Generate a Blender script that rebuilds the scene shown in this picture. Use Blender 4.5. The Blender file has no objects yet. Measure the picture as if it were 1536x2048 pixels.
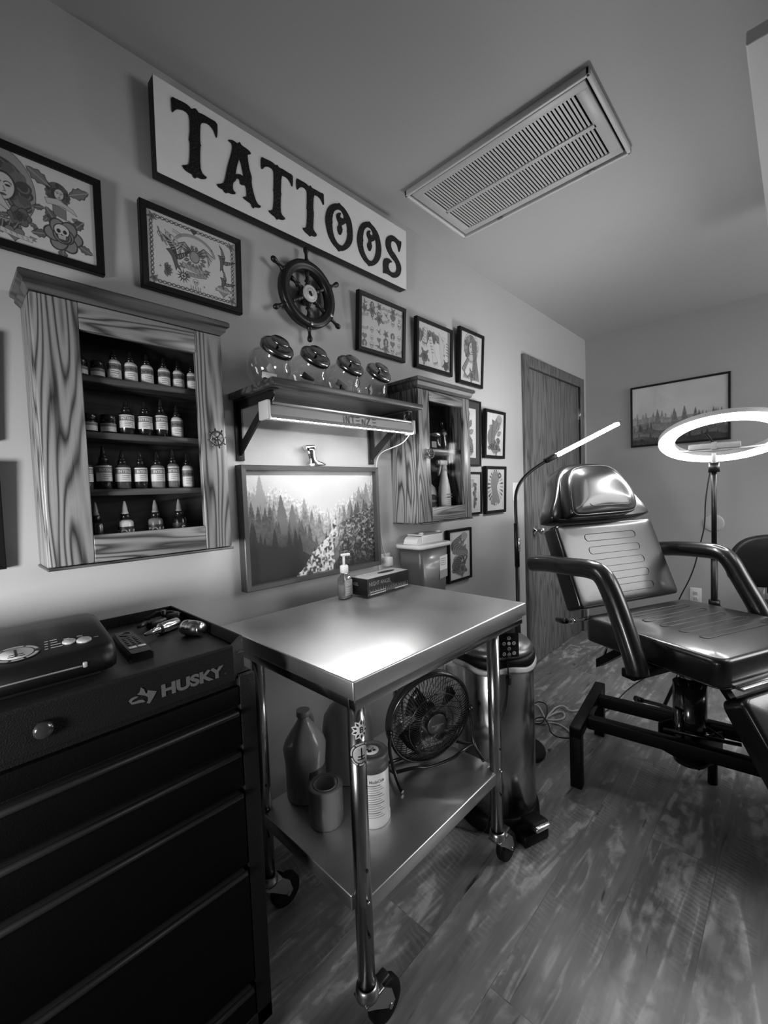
import bpy, bmesh, math, random
import numpy as np
from mathutils import Vector, Matrix
PI = math.pi
scene = bpy.context.scene
COL = scene.collection

# ---------------------------------------------------------------- camera, world, lights, exposure
CAM = (0.0, -1.305, 1.227)
cd = bpy.data.cameras.new('camera'); cam = bpy.data.objects.new('camera', cd); COL.objects.link(cam)
_y, _p, _r = [math.radians(a) for a in (44.092, -2.687, -2.161)]
_f = Vector((math.cos(_p)*math.cos(_y), math.cos(_p)*math.sin(_y), math.sin(_p)))
_rt = Vector((math.sin(_y), -math.cos(_y), 0)); _up = _rt.cross(_f)
_r2 = _rt*math.cos(_r) + _up*math.sin(_r); _u2 = -_rt*math.sin(_r) + _up*math.cos(_r)
cam.matrix_world = Matrix(((_r2.x, _u2.x, -_f.x, CAM[0]), (_r2.y, _u2.y, -_f.y, CAM[1]), (_r2.z, _u2.z, -_f.z, CAM[2]), (0, 0, 0, 1)))
cd.sensor_fit = 'VERTICAL'; cd.sensor_height = 36.0; cd.lens = 858.24/2048*36.0
cd.clip_start = 0.02; cd.clip_end = 50
scene.camera = cam
wd = bpy.data.worlds.new('world'); scene.world = wd; wd.use_nodes = True
wd.node_tree.nodes['Background'].inputs[0].default_value = (.5, .5, .5, 1)
wd.node_tree.nodes['Background'].inputs[1].default_value = 0.02
scene.view_settings.view_transform = 'Standard'; scene.view_settings.look = 'None'
scene.view_settings.exposure = 0.45; scene.view_settings.gamma = 1.0; scene.view_settings.use_curve_mapping = False

def area_light(name, loc, target, sx, sy, power, spread=180):
    l = bpy.data.lights.new(name, 'AREA'); l.shape = 'RECTANGLE'; l.size = sx; l.size_y = sy; l.energy = power; l.spread = math.radians(spread)
    o = bpy.data.objects.new(name, l); COL.objects.link(o); o.location = loc
    o.rotation_euler = (Vector(target)-Vector(loc)).to_track_quat('-Z', 'Y').to_euler()
    return o
area_light('ceiling_lamp_light', (2.35, -2.25, 2.34), (2.2, -1.9, 0), 1.1, .5, 7)
area_light('side_window_light', (3.10, -3.02, 1.80), (2.9, -1.0, 1.55), 1.35, 1.1, 27)
area_light('left_lamp_light', (-1.1, -.95, 1.0), (.45, 0, .98), .3, .4, 7, 80)
RING_E, LAMP_E, STRIP_E = 19.0, 94.0, 185.0

# ---------------------------------------------------------------- materials
def lin(v):   # display grey 0..255 -> linear
    v = v/255.; return v/12.92 if v <= .04045 else ((v+.055)/1.055)**2.4
MATS = {}
def mat(name, v=.5, rough=.5, metal=0., coat=0., bump=0., bscale=200., spec=.5, emit=0.):
    if name in MATS: return MATS[name]
    m = bpy.data.materials.new(name); m.use_nodes = True; MATS[name] = m
    nt = m.node_tree; b = nt.nodes['Principled BSDF']
    b.inputs['Base Color'].default_value = (v, v, v, 1); b.inputs['Roughness'].default_value = rough
    b.inputs['Metallic'].default_value = metal; b.inputs['Coat Weight'].default_value = coat
    b.inputs['Coat Roughness'].default_value = .12; b.inputs['Specular IOR Level'].default_value = spec
    if emit:
        b.inputs['Emission Color'].default_value = (1, 1, 1, 1); b.inputs['Emission Strength'].default_value = emit
    if bump:
        n = nt.nodes.new('ShaderNodeTexNoise'); n.inputs['Scale'].default_value = bscale; n.inputs['Detail'].default_value = 3
        tc = nt.nodes.new('ShaderNodeTexCoord'); nt.links.new(tc.outputs['Object'], n.inputs['Vector'])
        bp = nt.nodes.new('ShaderNodeBump'); bp.inputs['Strength'].default_value = bump; bp.inputs['Distance'].default_value = .002
        nt.links.new(n.outputs['Fac'], bp.inputs['Height']); nt.links.new(bp.outputs['Normal'], b.inputs['Normal'])
    return m
def ramp(nt, stops):
    r = nt.nodes.new('ShaderNodeValToRGB'); e = r.color_ramp.elements
    while len(e) > 1: e.remove(e[-1])
    e[0].position = stops[0][0]; e[0].color = (stops[0][1],)*3+(1,)
    for p, v in stops[1:]:
        k = e.new(p); k.color = (v, v, v, 1)
    return r
def mapping(nt, sc, rot=(0, 0, 0), loc=(0, 0, 0)):
    tc = nt.nodes.new('ShaderNodeTexCoord'); mp = nt.nodes.new('ShaderNodeMapping')
    mp.inputs['Scale'].default_value = sc; mp.inputs['Rotation'].default_value = rot; mp.inputs['Location'].default_value = loc
    nt.links.new(tc.outputs['Object'], mp.inputs['Vector']); return mp
def wood(name, axis='Z', lo=.05, hi=.24, freq=26., cath=1.0, rough=.38, loc=(0, 0, 0), coat=.15):
    """oak: long dark grain lines wandering into cathedral arches, with fine pores"""
    if name in MATS: return MATS[name]
    m = bpy.data.materials.new(name); m.use_nodes = True; MATS[name] = m
    nt = m.node_tree; N = nt.nodes; L = nt.links; b = N['Principled BSDF']
    sc = {'X': (.09, 1, 1), 'Z': (1, 1, .09), 'Y': (1, .09, 1)}[axis]
    mp = mapping(nt, sc, loc=loc)
    n = N.new('ShaderNodeTexNoise'); n.inputs['Scale'].default_value = 9*cath; n.inputs['Detail'].default_value = 2.5
    L.new(mp.outputs[0], n.inputs['Vector'])
    mul = N.new('ShaderNodeMath'); mul.operation = 'MULTIPLY'; mul.inputs[1].default_value = freq; L.new(n.outputs['Fac'], mul.inputs[0])
    fr = N.new('ShaderNodeMath'); fr.operation = 'FRACT'; L.new(mul.outputs[0], fr.inputs[0])
    r = ramp(nt, [(0, .0), (.12, .25), (.30, .85), (.55, 1), (.78, .75), (.93, .2), (1, .0)]); L.new(fr.outputs[0], r.inputs['Fac'])
    mp2 = mapping(nt, tuple(s if s < 1 else 1 for s in {'X': (.02, 1, 1), 'Z': (1, 1, .02), 'Y': (1, .02, 1)}[axis]))
    n2 = N.new('ShaderNodeTexNoise'); n2.inputs['Scale'].default_value = 420; n2.inputs['Detail'].default_value = 2
    L.new(mp2.outputs[0], n2.inputs['Vector'])
    mx = N.new('ShaderNodeMix'); mx.data_type = 'FLOAT'; mx.inputs['Factor'].default_value = .30
    L.new(r.outputs['Color'], mx.inputs['A']); L.new(n2.outputs['Fac'], mx.inputs['B'])
    mr = N.new('ShaderNodeMapRange'); mr.inputs['From Min'].default_value = .15; mr.inputs['From Max'].default_value = .85
    mr.inputs['To Min'].default_value = lo; mr.inputs['To Max'].default_value = hi
    L.new(mx.outputs['Result'], mr.inputs['Value']); L.new(mr.outputs[0], b.inputs['Base Color'])
    b.inputs['Roughness'].default_value = rough; b.inputs['Coat Weight'].default_value = coat; b.inputs['Coat Roughness'].default_value = .25
    bp = N.new('ShaderNodeBump'); bp.inputs['Strength'].default_value = .25; bp.inputs['Distance'].default_value = .001
    L.new(mx.outputs['Result'], bp.inputs['Height']); L.new(bp.outputs['Normal'], b.inputs['Normal'])
    return m
def steel(name, v=.5, rough=.24, axis='X', sc=120.):
    if name in MATS: return MATS[name]
    m = bpy.data.materials.new(name); m.use_nodes = True; MATS[name] = m
    nt = m.node_tree; N = nt.nodes; L = nt.links; b = N['Principled BSDF']
    mp = mapping(nt, {'X': (.02, 1, 1), 'Z': (1, 1, .02), 'Y': (1, .02, 1)}[axis])
    n = N.new('ShaderNodeTexNoise'); n.inputs['Scale'].default_value = sc*3; n.inputs['Detail'].default_value = 3; L.new(mp.outputs[0], n.inputs['Vector'])
    mp2 = mapping(nt, (1, 1, 1)); n2 = N.new('ShaderNodeTexNoise'); n2.inputs['Scale'].default_value = 5; n2.inputs['Detail'].default_value = 4; n2.inputs['Distortion'].default_value = .3
    L.new(mp2.outputs[0], n2.inputs['Vector'])
    mr = N.new('ShaderNodeMapRange'); mr.inputs['To Min'].default_value = rough*.88; mr.inputs['To Max'].default_value = rough*1.15; mr.inputs['From Min'].default_value = .3; mr.inputs['From Max'].default_value = .7
    L.new(n2.outputs['Fac'], mr.inputs['Value']); L.new(mr.outputs[0], b.inputs['Roughness'])
    b.inputs['Base Color'].default_value = (v, v, v, 1); b.inputs['Metallic'].default_value = 1
    bp = N.new('ShaderNodeBump'); bp.inputs['Strength'].default_value = .08; bp.inputs['Distance'].default_value = .0006
    L.new(n.outputs['Fac'], bp.inputs['Height']); L.new(bp.outputs['Normal'], b.inputs['Normal'])
    return m
def glass(name, tint=.93, refl=1.0, rough=.02):
    """thin clear glass: mostly see-through with a fresnel reflection"""
    if name in MATS: return MATS[name]
    m = bpy.data.materials.new(name); m.use_nodes = True; MATS[name] = m
    nt = m.node_tree; N = nt.nodes; L = nt.links
    N.remove(N['Principled BSDF']); out = N['Material Output']
    t = N.new('ShaderNodeBsdfTransparent'); t.inputs[0].default_value = (tint, tint, tint, 1)
    g = N.new('ShaderNodeBsdfGlossy'); g.inputs['Roughness'].default_value = rough; g.inputs[0].default_value = (1, 1, 1, 1)
    f = N.new('ShaderNodeLayerWeight'); f.inputs['Blend'].default_value = .5
    pw = N.new('ShaderNodeMath'); pw.operation = 'POWER'; pw.inputs[1].default_value = 4.0; L.new(f.outputs['Facing'], pw.inputs[0])
    mu = N.new('ShaderNodeMath'); mu.operation = 'MULTIPLY_ADD'; mu.inputs[1].default_value = .9*min(1, refl); mu.inputs[2].default_value = .04*refl; mu.use_clamp = True; L.new(pw.outputs[0], mu.inputs[0])
    mx = N.new('ShaderNodeMixShader'); L.new(mu.outputs[0], mx.inputs[0]); L.new(t.outputs[0], mx.inputs[1]); L.new(g.outputs[0], mx.inputs[2])
    L.new(mx.outputs[0], out.inputs[0]); return m
def vcol(name='print_paper', rough=.55):
    if name in MATS: return MATS[name]
    m = bpy.data.materials.new(name); m.use_nodes = True; MATS[name] = m
    nt = m.node_tree; b = nt.nodes['Principled BSDF']; a = nt.nodes.new('ShaderNodeAttribute'); a.attribute_name = 'ink'
    nt.links.new(a.outputs['Color'], b.inputs['Base Color']); b.inputs['Roughness'].default_value = rough
    return m
def paint(name, v, sc=2.0, var=.06, rough=.6):
    """wall paint with faint roller mottling"""
    if name in MATS: return MATS[name]
    m = bpy.data.materials.new(name); m.use_nodes = True; MATS[name] = m
    nt = m.node_tree; N = nt.nodes; L = nt.links; b = N['Principled BSDF']
    mp = mapping(nt, (1, 1, 1)); n = N.new('ShaderNodeTexNoise'); n.inputs['Scale'].default_value = sc; n.inputs['Detail'].default_value = 4; L.new(mp.outputs[0], n.inputs['Vector'])
    mr = N.new('ShaderNodeMapRange'); mr.inputs['To Min'].default_value = v*(1-var); mr.inputs['To Max'].default_value = v*(1+var); L.new(n.outputs['Fac'], mr.inputs['Value'])
    L.new(mr.outputs[0], b.inputs['Base Color']); b.inputs['Roughness'].default_value = rough
    n3 = N.new('ShaderNodeTexNoise'); n3.inputs['Scale'].default_value = 260; L.new(mp.outputs[0], n3.inputs['Vector'])
    bp = N.new('ShaderNodeBump'); bp.inputs['Strength'].default_value = .12; bp.inputs['Distance'].default_value = .001
    L.new(n3.outputs['Fac'], bp.inputs['Height']); L.new(bp.outputs['Normal'], b.inputs['Normal'])
    return m

# ---------------------------------------------------------------- mesh helpers
class MB:
    """collects shapes and links them as ONE mesh object"""
    def __init__(s): s.v = []; s.f = []; s.m = []; s.sm = []; s.mi = 0; s.smooth = False
    def add(s, vs, fs, M=None, smooth=None):
        o = len(s.v)
        s.v += [tuple(M @ Vector(v)) if M is not None else tuple(v) for v in vs]
        s.f += [tuple(i+o for i in f) for f in fs]; s.m += [s.mi]*len(fs)
        s.sm += [s.smooth if smooth is None else smooth]*len(fs); return s
    def box(s, x0, x1, y0, y1, z0, z1, M=None):
        vs = [(x0, y0, z0), (x1, y0, z0), (x1, y1, z0), (x0, y1, z0), (x0, y0, z1), (x1, y0, z1), (x1, y1, z1), (x0, y1, z1)]
        return s.add(vs, [(0, 3, 2, 1), (4, 5, 6, 7), (0, 1, 5, 4), (1, 2, 6, 5), (2, 3, 7, 6), (3, 0, 4, 7)], M, False)
    def bbox(s, x0, x1, y0, y1, z0, z1, r=.003, M=None, seg=2):
        """box with rounded edges"""
        bm = bmesh.new(); bmesh.ops.create_cube(bm, size=1)
        for v in bm.verts: v.co = Vector(((x0+x1)/2+v.co.x*(x1-x0), (y0+y1)/2+v.co.y*(y1-y0), (z0+z1)/2+v.co.z*(z1-z0)))
        r = min(r, (x1-x0)*.49, (y1-y0)*.49, (z1-z0)*.49)
        bmesh.ops.bevel(bm, geom=bm.edges[:], offset=r, segments=seg, profile=.5, affect='EDGES')
        bm.verts.index_update(); vs = [v.co[:] for v in bm.verts]; fs = [[v.index for v in f.verts] for f in bm.faces]; bm.free()
        return s.add(vs, fs, M, seg > 1)
    def ring(s, pts, close=True): return pts
    def loft(s, rings, cap0=True, cap1=True, M=None, smooth=True, closed=True):
        n = len(rings[0]); vs = [p for r in rings for p in r]; fs = []
        for i in range(len(rings)-1):
            for j in range(n if closed else n-1):
                k = (j+1) % n; fs.append((i*n+j, i*n+k, (i+1)*n+k, (i+1)*n+j))
        s.add(vs, fs, M, smooth)
        if cap0: s.add(rings[0], [tuple(range(n-1, -1, -1))], M, False)
        if cap1: s.add(rings[-1], [tuple(range(n))], M, False)
        return s
    def cyl(s, p0, p1, r0, r1=None, n=20, caps=True, smooth=True, M=None):
        p0 = Vector(p0); p1 = Vector(p1); r1 = r0 if r1 is None else r1
        d = (p1-p0).normalized(); a = d.orthogonal().normalized(); b = d.cross(a)
        R = [[tuple(p+(a*math.cos(t*2*PI/n)+b*math.sin(t*2*PI/n))*r) for t in range(n)] for p, r in ((p0, r0), (p1, r1))]
        return s.loft(R, caps, caps, M, smooth)
    def lathe(s, prof, M=None, n=32, cap0=True, cap1=True, smooth=True):
        R = [[(r*math.cos(t*2*PI/n), r*math.sin(t*2*PI/n), z) for t in range(n)] for r, z in prof]
        return s.loft(R, cap0 and prof[0][0] > 1e-5, cap1 and prof[-1][0] > 1e-5, M, smooth)
    def tube(s, pts, r, n=10, closed=False, M=None, flat=None):
        P = [Vector(p) for p in pts]; m = len(P); R = []
        rr = r if isinstance(r, (list, tuple)) else [r]*m
        up = None
        for i in range(m):
            if closed: d = P[(i+1) % m]-P[i-1]
            else: d = P[min(i+1, m-1)]-P[max(i-1, 0)]
            d.normalize()
            if up is None: up = d.orthogonal().normalized() if flat is None else (Vector(flat)-d*Vector(flat).dot(d)).normalized()
            else: up = (up-d*up.dot(d)).normalized()
            b = d.cross(up)
            R.append([tuple(P[i]+(up*math.cos(t*2*PI/n)+b*math.sin(t*2*PI/n))*rr[i]) for t in range(n)])
        if closed: R.append(R[0])
        return s.loft(R, not closed, not closed, M, True)
    def prism(s, poly, t0, t1, M=None, holes=()):
        """2D polygon (x,z) extruded from y=t0 to y=t1; holes allowed"""
        bm = bmesh.new()
        loops = [poly]+list(holes)
        for lp in loops:
            vs = [bm.verts.new((p[0], t0, p[1])) for p in lp]
            for i in range(len(vs)): bm.edges.new((vs[i], vs[(i+1) % len(vs)]))
        bmesh.ops.triangle_fill(bm, use_beauty=True, use_dissolve=False, edges=bm.edges[:], normal=(0, -1, 0))
        bm.verts.index_update(); vs = [v.co[:] for v in bm.verts]; fs = [[v.index for v in f.verts] for f in bm.faces]; bm.free()
        s.add(vs, fs, M, False)
        if abs(t1-t0) > 1e-7:
            s.add([(v[0], t1, v[2]) for v in vs], [f[::-1] for f in fs], M, False)
            for lp in loops:
                n = len(lp)
                s.add([(p[0], t0, p[1]) for p in lp]+[(p[0], t1, p[1]) for p in lp], [(i, (i+1) % n, n+(i+1) % n, n+i) for i in range(n)], M, False)
        return s
    def pad(s, outline, z0, z1, r=.02, crown=.01, M=None, seg=4, cseg=5):
        """upholstered pad: 2D outline in (x,y), rounded rim and slightly crowned top"""
        n = len(outline); O = [Vector((p[0], p[1])) for p in outline]; c = sum(O, Vector((0, 0)))/n
        def inset(d):
            out = []
            for p in O:
                q = p-c; l = q.length; out.append(c+q*max(0, (l-d)/l))
            return out
        R = []
        def ringz(d, z): R.append([(p.x, p.y, z) for p in inset(d)])
        ringz(r*.6, z0); ringz(r*.15, z0+r*.25); ringz(0, z0+r*.7); ringz(0, z1-r)
        for i in range(1, seg+1):
            a = PI/2*i/seg; ringz(r*(1-math.cos(a)), z1-r+r*math.sin(a))
        base = inset(r); A_ = np.array([(p.x, p.y) for p in base]); B_ = np.roll(A_, -1, 0); E_ = B_-A_; L2 = (E_**2).sum(1)+1e-12
        wid = .22*min((A_-np.array([c.x, c.y])).__abs__().max(0))
        cseg = max(cseg, 9)
        for i in range(1, cseg+1):
            k = 1-i/(cseg+.15); ring = []
            for p in base:
                q = np.array([c.x+(p.x-c.x)*k, c.y+(p.y-c.y)*k]); t = np.clip(((q-A_)*E_).sum(1)/L2, 0, 1); d = np.sqrt((((A_+E_*t[:, None])-q)**2).sum(1).min())
                ring.append((q[0], q[1], z1+crown*(1-math.exp(-(d/wid)**1.3))))
            R.append(ring)
        s.loft(R, True, True, M, True); return s
    def build(s, name, mats, parent=None, loc=(0, 0, 0)):
        me = bpy.data.meshes.new(name); me.from_pydata(s.v, [], s.f)
        mats = mats if isinstance(mats, (list, tuple)) else [mats]
        for m in mats: me.materials.append(m)
        me.polygons.foreach_set('material_index', s.m); me.polygons.foreach_set('use_smooth', s.sm)
        bm = bmesh.new(); bm.from_mesh(me); bmesh.ops.remove_doubles(bm, verts=bm.verts, dist=1e-6)
        bmesh.ops.recalc_face_normals(bm, faces=bm.faces); bm.to_mesh(me); bm.free(); me.update()
        o = bpy.data.objects.new(name, me); COL.objects.link(o); o.location = loc
        if parent is not None: o.parent = parent
        return o
def tag(o, label, cat, group=None):
    o['label'] = label; o['category'] = cat
    if group: o['group'] = group
    return o
def thing(name, label, cat, loc=(0, 0, 0), rz=0, group=None, rx=0):
    o = bpy.data.objects.new(name, None); COL.objects.link(o); o.empty_display_size = .05
    o.location = loc; o.rotation_euler = (rx, 0, rz); return tag(o, label, cat, group)
def struct(name, mb, m):
    o = mb.build(name, m); o['kind'] = 'structure'; return o
def T(x=0, y=0, z=0): return Matrix.Translation((x, y, z))
def RX(a): return Matrix.Rotation(a, 4, 'X')
def RY(a): return Matrix.Rotation(a, 4, 'Y')
def RZ(a): return Matrix.Rotation(a, 4, 'Z')
def rrect(x0, x1, y0, y1, r, n=6):
    out = []
    for cx, cy, a0 in ((x1-r, y0+r, -PI/2), (x1-r, y1-r, 0), (x0+r, y1-r, PI/2), (x0+r, y0+r, PI)):
        out += [(cx+r*math.cos(a0+PI/2*i/n), cy+r*math.sin(a0+PI/2*i/n)) for i in range(n+1)]
    return out
def circ(cx, cy, rx, ry=None, n=32, a0=0, a1=2*PI):
    ry = rx if ry is None else ry; full = abs(a1-a0-2*PI) < 1e-6
    return [(cx+rx*math.cos(a0+(a1-a0)*i/(n if full else n-1)), cy+ry*math.sin(a0+(a1-a0)*i/(n if full else n-1))) for i in range(n)]
def smooth_pts(pts, it=2, closed=True):
    P = [Vector(p) for p in pts]
    for _ in range(it):
        Q = []; n = len(P)
        if not closed: Q.append(P[0])
        for i in range(n if closed else n-1):
            a, b = P[i], P[(i+1) % n]; Q += [a*.75+b*.25, a*.25+b*.75]
        if not closed: Q.append(P[-1])
        P = Q
    return [tuple(p) for p in P]
def text_mesh(txt, size=1.0, bold=0.0, align='CENTER', res=4):
    """flat text as (verts, faces) in x (right), y (up)"""
    c = bpy.data.curves.new('lettering', 'FONT'); c.body = txt; c.size = 1.0; c.offset = bold; c.align_x = align; c.resolution_u = res
    o = bpy.data.objects.new('lettering', c); COL.objects.link(o); bpy.context.view_layer.update()
    me = bpy.data.meshes.new_from_object(o.evaluated_get(bpy.context.evaluated_depsgraph_get()))
    vs = [(v.co.x*size, v.co.y*size, 0) for v in me.vertices]; fs = [tuple(p.vertices) for p in me.polygons]
    bpy.data.objects.remove(o); bpy.data.curves.remove(c); bpy.data.meshes.remove(me); return vs, fs
def put_text(mb, txt, size, M, bold=0.0, sx=1.0, thick=0.0, align='CENTER'):
    vs, fs = text_mesh(txt, size, bold, align)
    mb.add([(v[0]*sx, v[1], 0) for v in vs], fs, M, False)
def wrap_text(mb, txt, size, R, z, a0=-PI/2, M=None, sx=1.0, bold=0.0):
    """text around a vertical cylinder of radius R, centred at angle a0"""
    vs, fs = text_mesh(txt, size, bold)
    out = [(R*math.cos(a0+v[0]*sx/R), R*math.sin(a0+v[0]*sx/R), z+v[1]) for v in vs]
    mb.add(out, fs, M, False)
WALLXZ = Matrix(((1, 0, 0, 0), (0, 0, 1, 0), (0, 1, 0, 0), (0, 0, 0, 1)))   # text plane (x,y) -> wall plane (x,z)
WALLXZ = Matrix(((1, 0, 0, 0), (0, 0, -1, 0), (0, 1, 0, 0), (0, 0, 0, 1)))

# ---------------------------------------------------------------- ink drawing for printed paper
class Ink:
    """small grey drawing surface (u right 0..W, v down 0..H, centimetres); becomes colours on a fine paper mesh"""
    def __init__(s, W, H, res, bg):
        s.W, s.H = W, H; s.nx = int(W*res); s.ny = int(H*res)
        s.U, s.V = np.meshgrid((np.arange(s.nx)+.5)/res, (np.arange(s.ny)+.5)/res); s.c = np.full(s.U.shape, bg, float); s.res = res
    def blend(s, m, v, a=1.): s.c = s.c*(1-m*a)+v*m*a if np.isscalar(v) else np.where(m > 0, s.c*(1-m*a)+v*m*a, s.c)
    def soft(s, d): return np.clip(.5-d*s.res, 0, 1)
    def ell(s, cx, cy, rx, ry, v, ang=0, a=1., line=0):
        c, q = math.cos(ang), math.sin(ang); x = (s.U-cx)*c+(s.V-cy)*q; y = -(s.U-cx)*q+(s.V-cy)*c
        k = np.sqrt((x/rx)**2+(y/ry)**2); d = (k-1)*min(rx, ry)
        s.blend(s.soft(np.abs(d)-line) if line else s.soft(d), v, a); return s
    def line(s, pts, w, v, a=1.):
        D = np.full(s.U.shape, 1e9)
        for (x0, y0), (x1, y1) in zip(pts[:-1], pts[1:]):
            dx, dy = x1-x0, y1-y0; L = dx*dx+dy*dy+1e-9
            t = np.clip(((s.U-x0)*dx+(s.V-y0)*dy)/L, 0, 1); D = np.minimum(D, np.hypot(s.U-x0-t*dx, s.V-y0-t*dy))
        s.blend(s.soft(D-w/2), v, a); return s
    def poly(s, pts, v, a=1., out=None, ow=.06):
        ins = np.zeros(s.U.shape, bool); n = len(pts)
        for i in range(n):
            x0, y0 = pts[i]; x1, y1 = pts[(i+1) % n]
            if y0 == y1: continue
            ins ^= ((y0 > s.V) != (y1 > s.V)) & (s.U < (x1-x0)*(s.V-y0)/(y1-y0)+x0)
        s.blend(ins.astype(float), v, a)
        if out is not None: s.line(list(pts)+[pts[0]], ow, out)
        return s
    def arc(s, cx, cy, r, a0, a1, w, v, ry=None, n=14):
        ry = ry or r; return s.line([(cx+r*math.cos(a0+(a1-a0)*i/n), cy+ry*math.sin(a0+(a1-a0)*i/n)) for i in range(n+1)], w, v)
    # flash motifs
    def leaf(s, x, y, l, ang, v=.06):
        c, q = math.cos(ang), math.sin(ang); P = []
        for k in range(9):
            t = k/8; w = l*.3*math.sin(PI*t)*(1 if k % 2 else .72); P.append((t*l, w))
        for k in range(7, 0, -1):
            t = k/8; w = l*.3*math.sin(PI*t)*(1 if k % 2 else .72); P.append((t*l, -w))
        R = [(x+a*c-b*q, y+a*q+b*c) for a, b in P]; s.poly(R, v, .9, .01, l*.035)
        s.line([(x, y), (x+l*c, y+l*q)], l*.04, .35); return s
    def rose(s, x, y, r, v=.28):
        for k in range(5): s.leaf(x+r*.7*math.cos(k*1.26+.4), y+r*.7*math.sin(k*1.26+.4), r*.85, k*1.26+.4)
        for k in range(6): s.ell(x+r*.45*math.cos(k*1.05), y+r*.45*math.sin(k*1.05), r*.48, r*.40, v, k*1.05); s.ell(x+r*.45*math.cos(k*1.05), y+r*.45*math.sin(k*1.05), r*.48, r*.40, .03, k*1.05, line=r*.035)
        for k in range(4): s.ell(x, y, r*(.5-.11*k), r*(.44-.1*k), v*(1-.2*k), k*.7); s.ell(x, y, r*(.5-.11*k), r*(.44-.1*k), .02, k*.7, line=r*.03)
        return s
    def heart(s, x, y, r, v=.15):
        P = [(x+r*.062*(16*math.sin(t)**3), y-r*.062*(13*math.cos(t)-5*math.cos(2*t)-2*math.cos(3*t)-math.cos(4*t))) for t in np.linspace(0, 2*PI, 30)[:-1]]
        return s.poly(P, v, 1, .01, r*.08)
    def star(s, x, y, r, n=8, v=.02, k=.35):
        return s.poly([(x+(r if i % 2 == 0 else r*k)*math.sin(i*PI/n), y-(r if i % 2 == 0 else r*k)*math.cos(i*PI/n)) for i in range(2*n)], v)
    def banner(s, x, y, w, h, ang=0, v=.45):
        c, q = math.cos(ang), math.sin(ang)
        def R(P): return [(x+a*c-b*q, y+a*q+b*c) for a, b in P]
        s.poly(R([(-w*.62, h*.1), (-w*.4, h*.1), (-w*.4, h*.8), (-w*.62, h*.8), (-w*.54, h*.45)]), v*.5, 1, .01, h*.08)
        s.poly(R([(w*.62, -h*.1), (w*.4, -h*.1), (w*.4, -h*.8), (w*.62, -h*.8), (w*.54, -h*.45)]), v*.5, 1, .01, h*.08)
        s.poly(R([(-w*.5, -h*.4), (0, -h*.25), (w*.5, -h*.5), (w*.5, h*.4), (0, h*.6), (-w*.5, h*.5)]), v, 1, .01, h*.08)
        for k in range(5): s.line(R([(-w*.36+k*w*.17, -h*.12), (-w*.30+k*w*.17, h*.26)]), h*.1, .02)
        return s
    def swallow(s, x, y, r, ang=0, v=.05):
        c, q = math.cos(ang), math.sin(ang)
        def R(P): return [(x+r*(a*c-b*q), y+r*(a*q+b*c)) for a, b in P]
        s.poly(R([(-.1, -.1), (-.7, -.9), (-1.1, -1.25), (-.45, -1.0), (.05, -.55), (.2, -.1)]), v, 1, .01, r*.05)
        s.poly(R([(.0, .05), (.75, -.55), (1.25, -1.0), (.95, -.35), (.55, .15), (.15, .3)]), v, 1, .01, r*.05)
        s.poly(R([(-.35, -.35), (-.1, -.2), (.2, .15), (.35, .6), (.75, 1.15), (.35, .95), (.3, 1.25), (.05, .7), (-.2, .25), (-.45, .0), (-.7, -.15)]), v*3, 1, .01, r*.05)
        for k in range(4): s.line(R([(-.25-.15*k, -.35-.18*k), (-.05-.1*k, -.5-.15*k)]), r*.05, .5)
        for k in range(4): s.line(R([(.3+.16*k, -.05-.15*k), (.4+.16*k, .12-.13*k)]), r*.05, .5)
        return s
    def skull(s, x, y, r):
        s.ell(x, y-r*.15, r*.75, r*.72, .6); s.ell(x, y-r*.15, r*.75, r*.72, .02, line=r*.05)
        s.poly([(x-r*.42, y+r*.35), (x+r*.42, y+r*.35), (x+r*.34, y+r*.85), (x-r*.34, y+r*.85)], .6, 1, .02, r*.06)
        for k in (-1, 1): s.ell(x+k*r*.3, y-r*.05, r*.2, r*.24, .02)
        s.poly([(x, y+r*.15), (x-r*.1, y+r*.38), (x+r*.1, y+r*.38)], .02)
        for k in range(-2, 3): s.line([(x+k*r*.13, y+r*.5), (x+k*r*.13, y+r*.82)], r*.04, .02)
        return s
    def bust(s, x, y, r, hair=.05):
        s.ell(x, y-r*.1, r*.95, r*1.05, hair)
        for k in range(16):
            t = k*.4; s.ell(x+r*.8*math.cos(t), y+r*.85*math.sin(t), r*.28, r*.24, hair*(1+(k % 3)*.9), t); s.arc(x+r*.8*math.cos(t), y+r*.85*math.sin(t), r*.18, t, t+3, r*.05, .16)
        s.ell(x+r*.1, y-r*.05, r*.4, r*.55, .55, .2); s.ell(x+r*.1, y-r*.05, r*.4, r*.55, .03, .2, line=r*.03)
        for k in (-1, 1): s.ell(x+r*.12+k*r*.16, y-r*.12, r*.09, r*.045, .02); s.arc(x+r*.12+k*r*.16, y-r*.14, r*.13, PI*1.15, PI*1.85, r*.04, .05)
        s.line([(x+r*.14, y-r*.05), (x+r*.2, y+r*.12), (x+r*.12, y+r*.13)], r*.03, .1); s.ell(x+r*.12, y+r*.26, r*.11, r*.05, .06)
        s.poly([(x-r*.1, y+r*.45), (x+r*.3, y+r*.45), (x+r*.75, y+r*1.15), (x-r*.55, y+r*1.15)], .5, 1, .03, r*.04)
        return s
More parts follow.
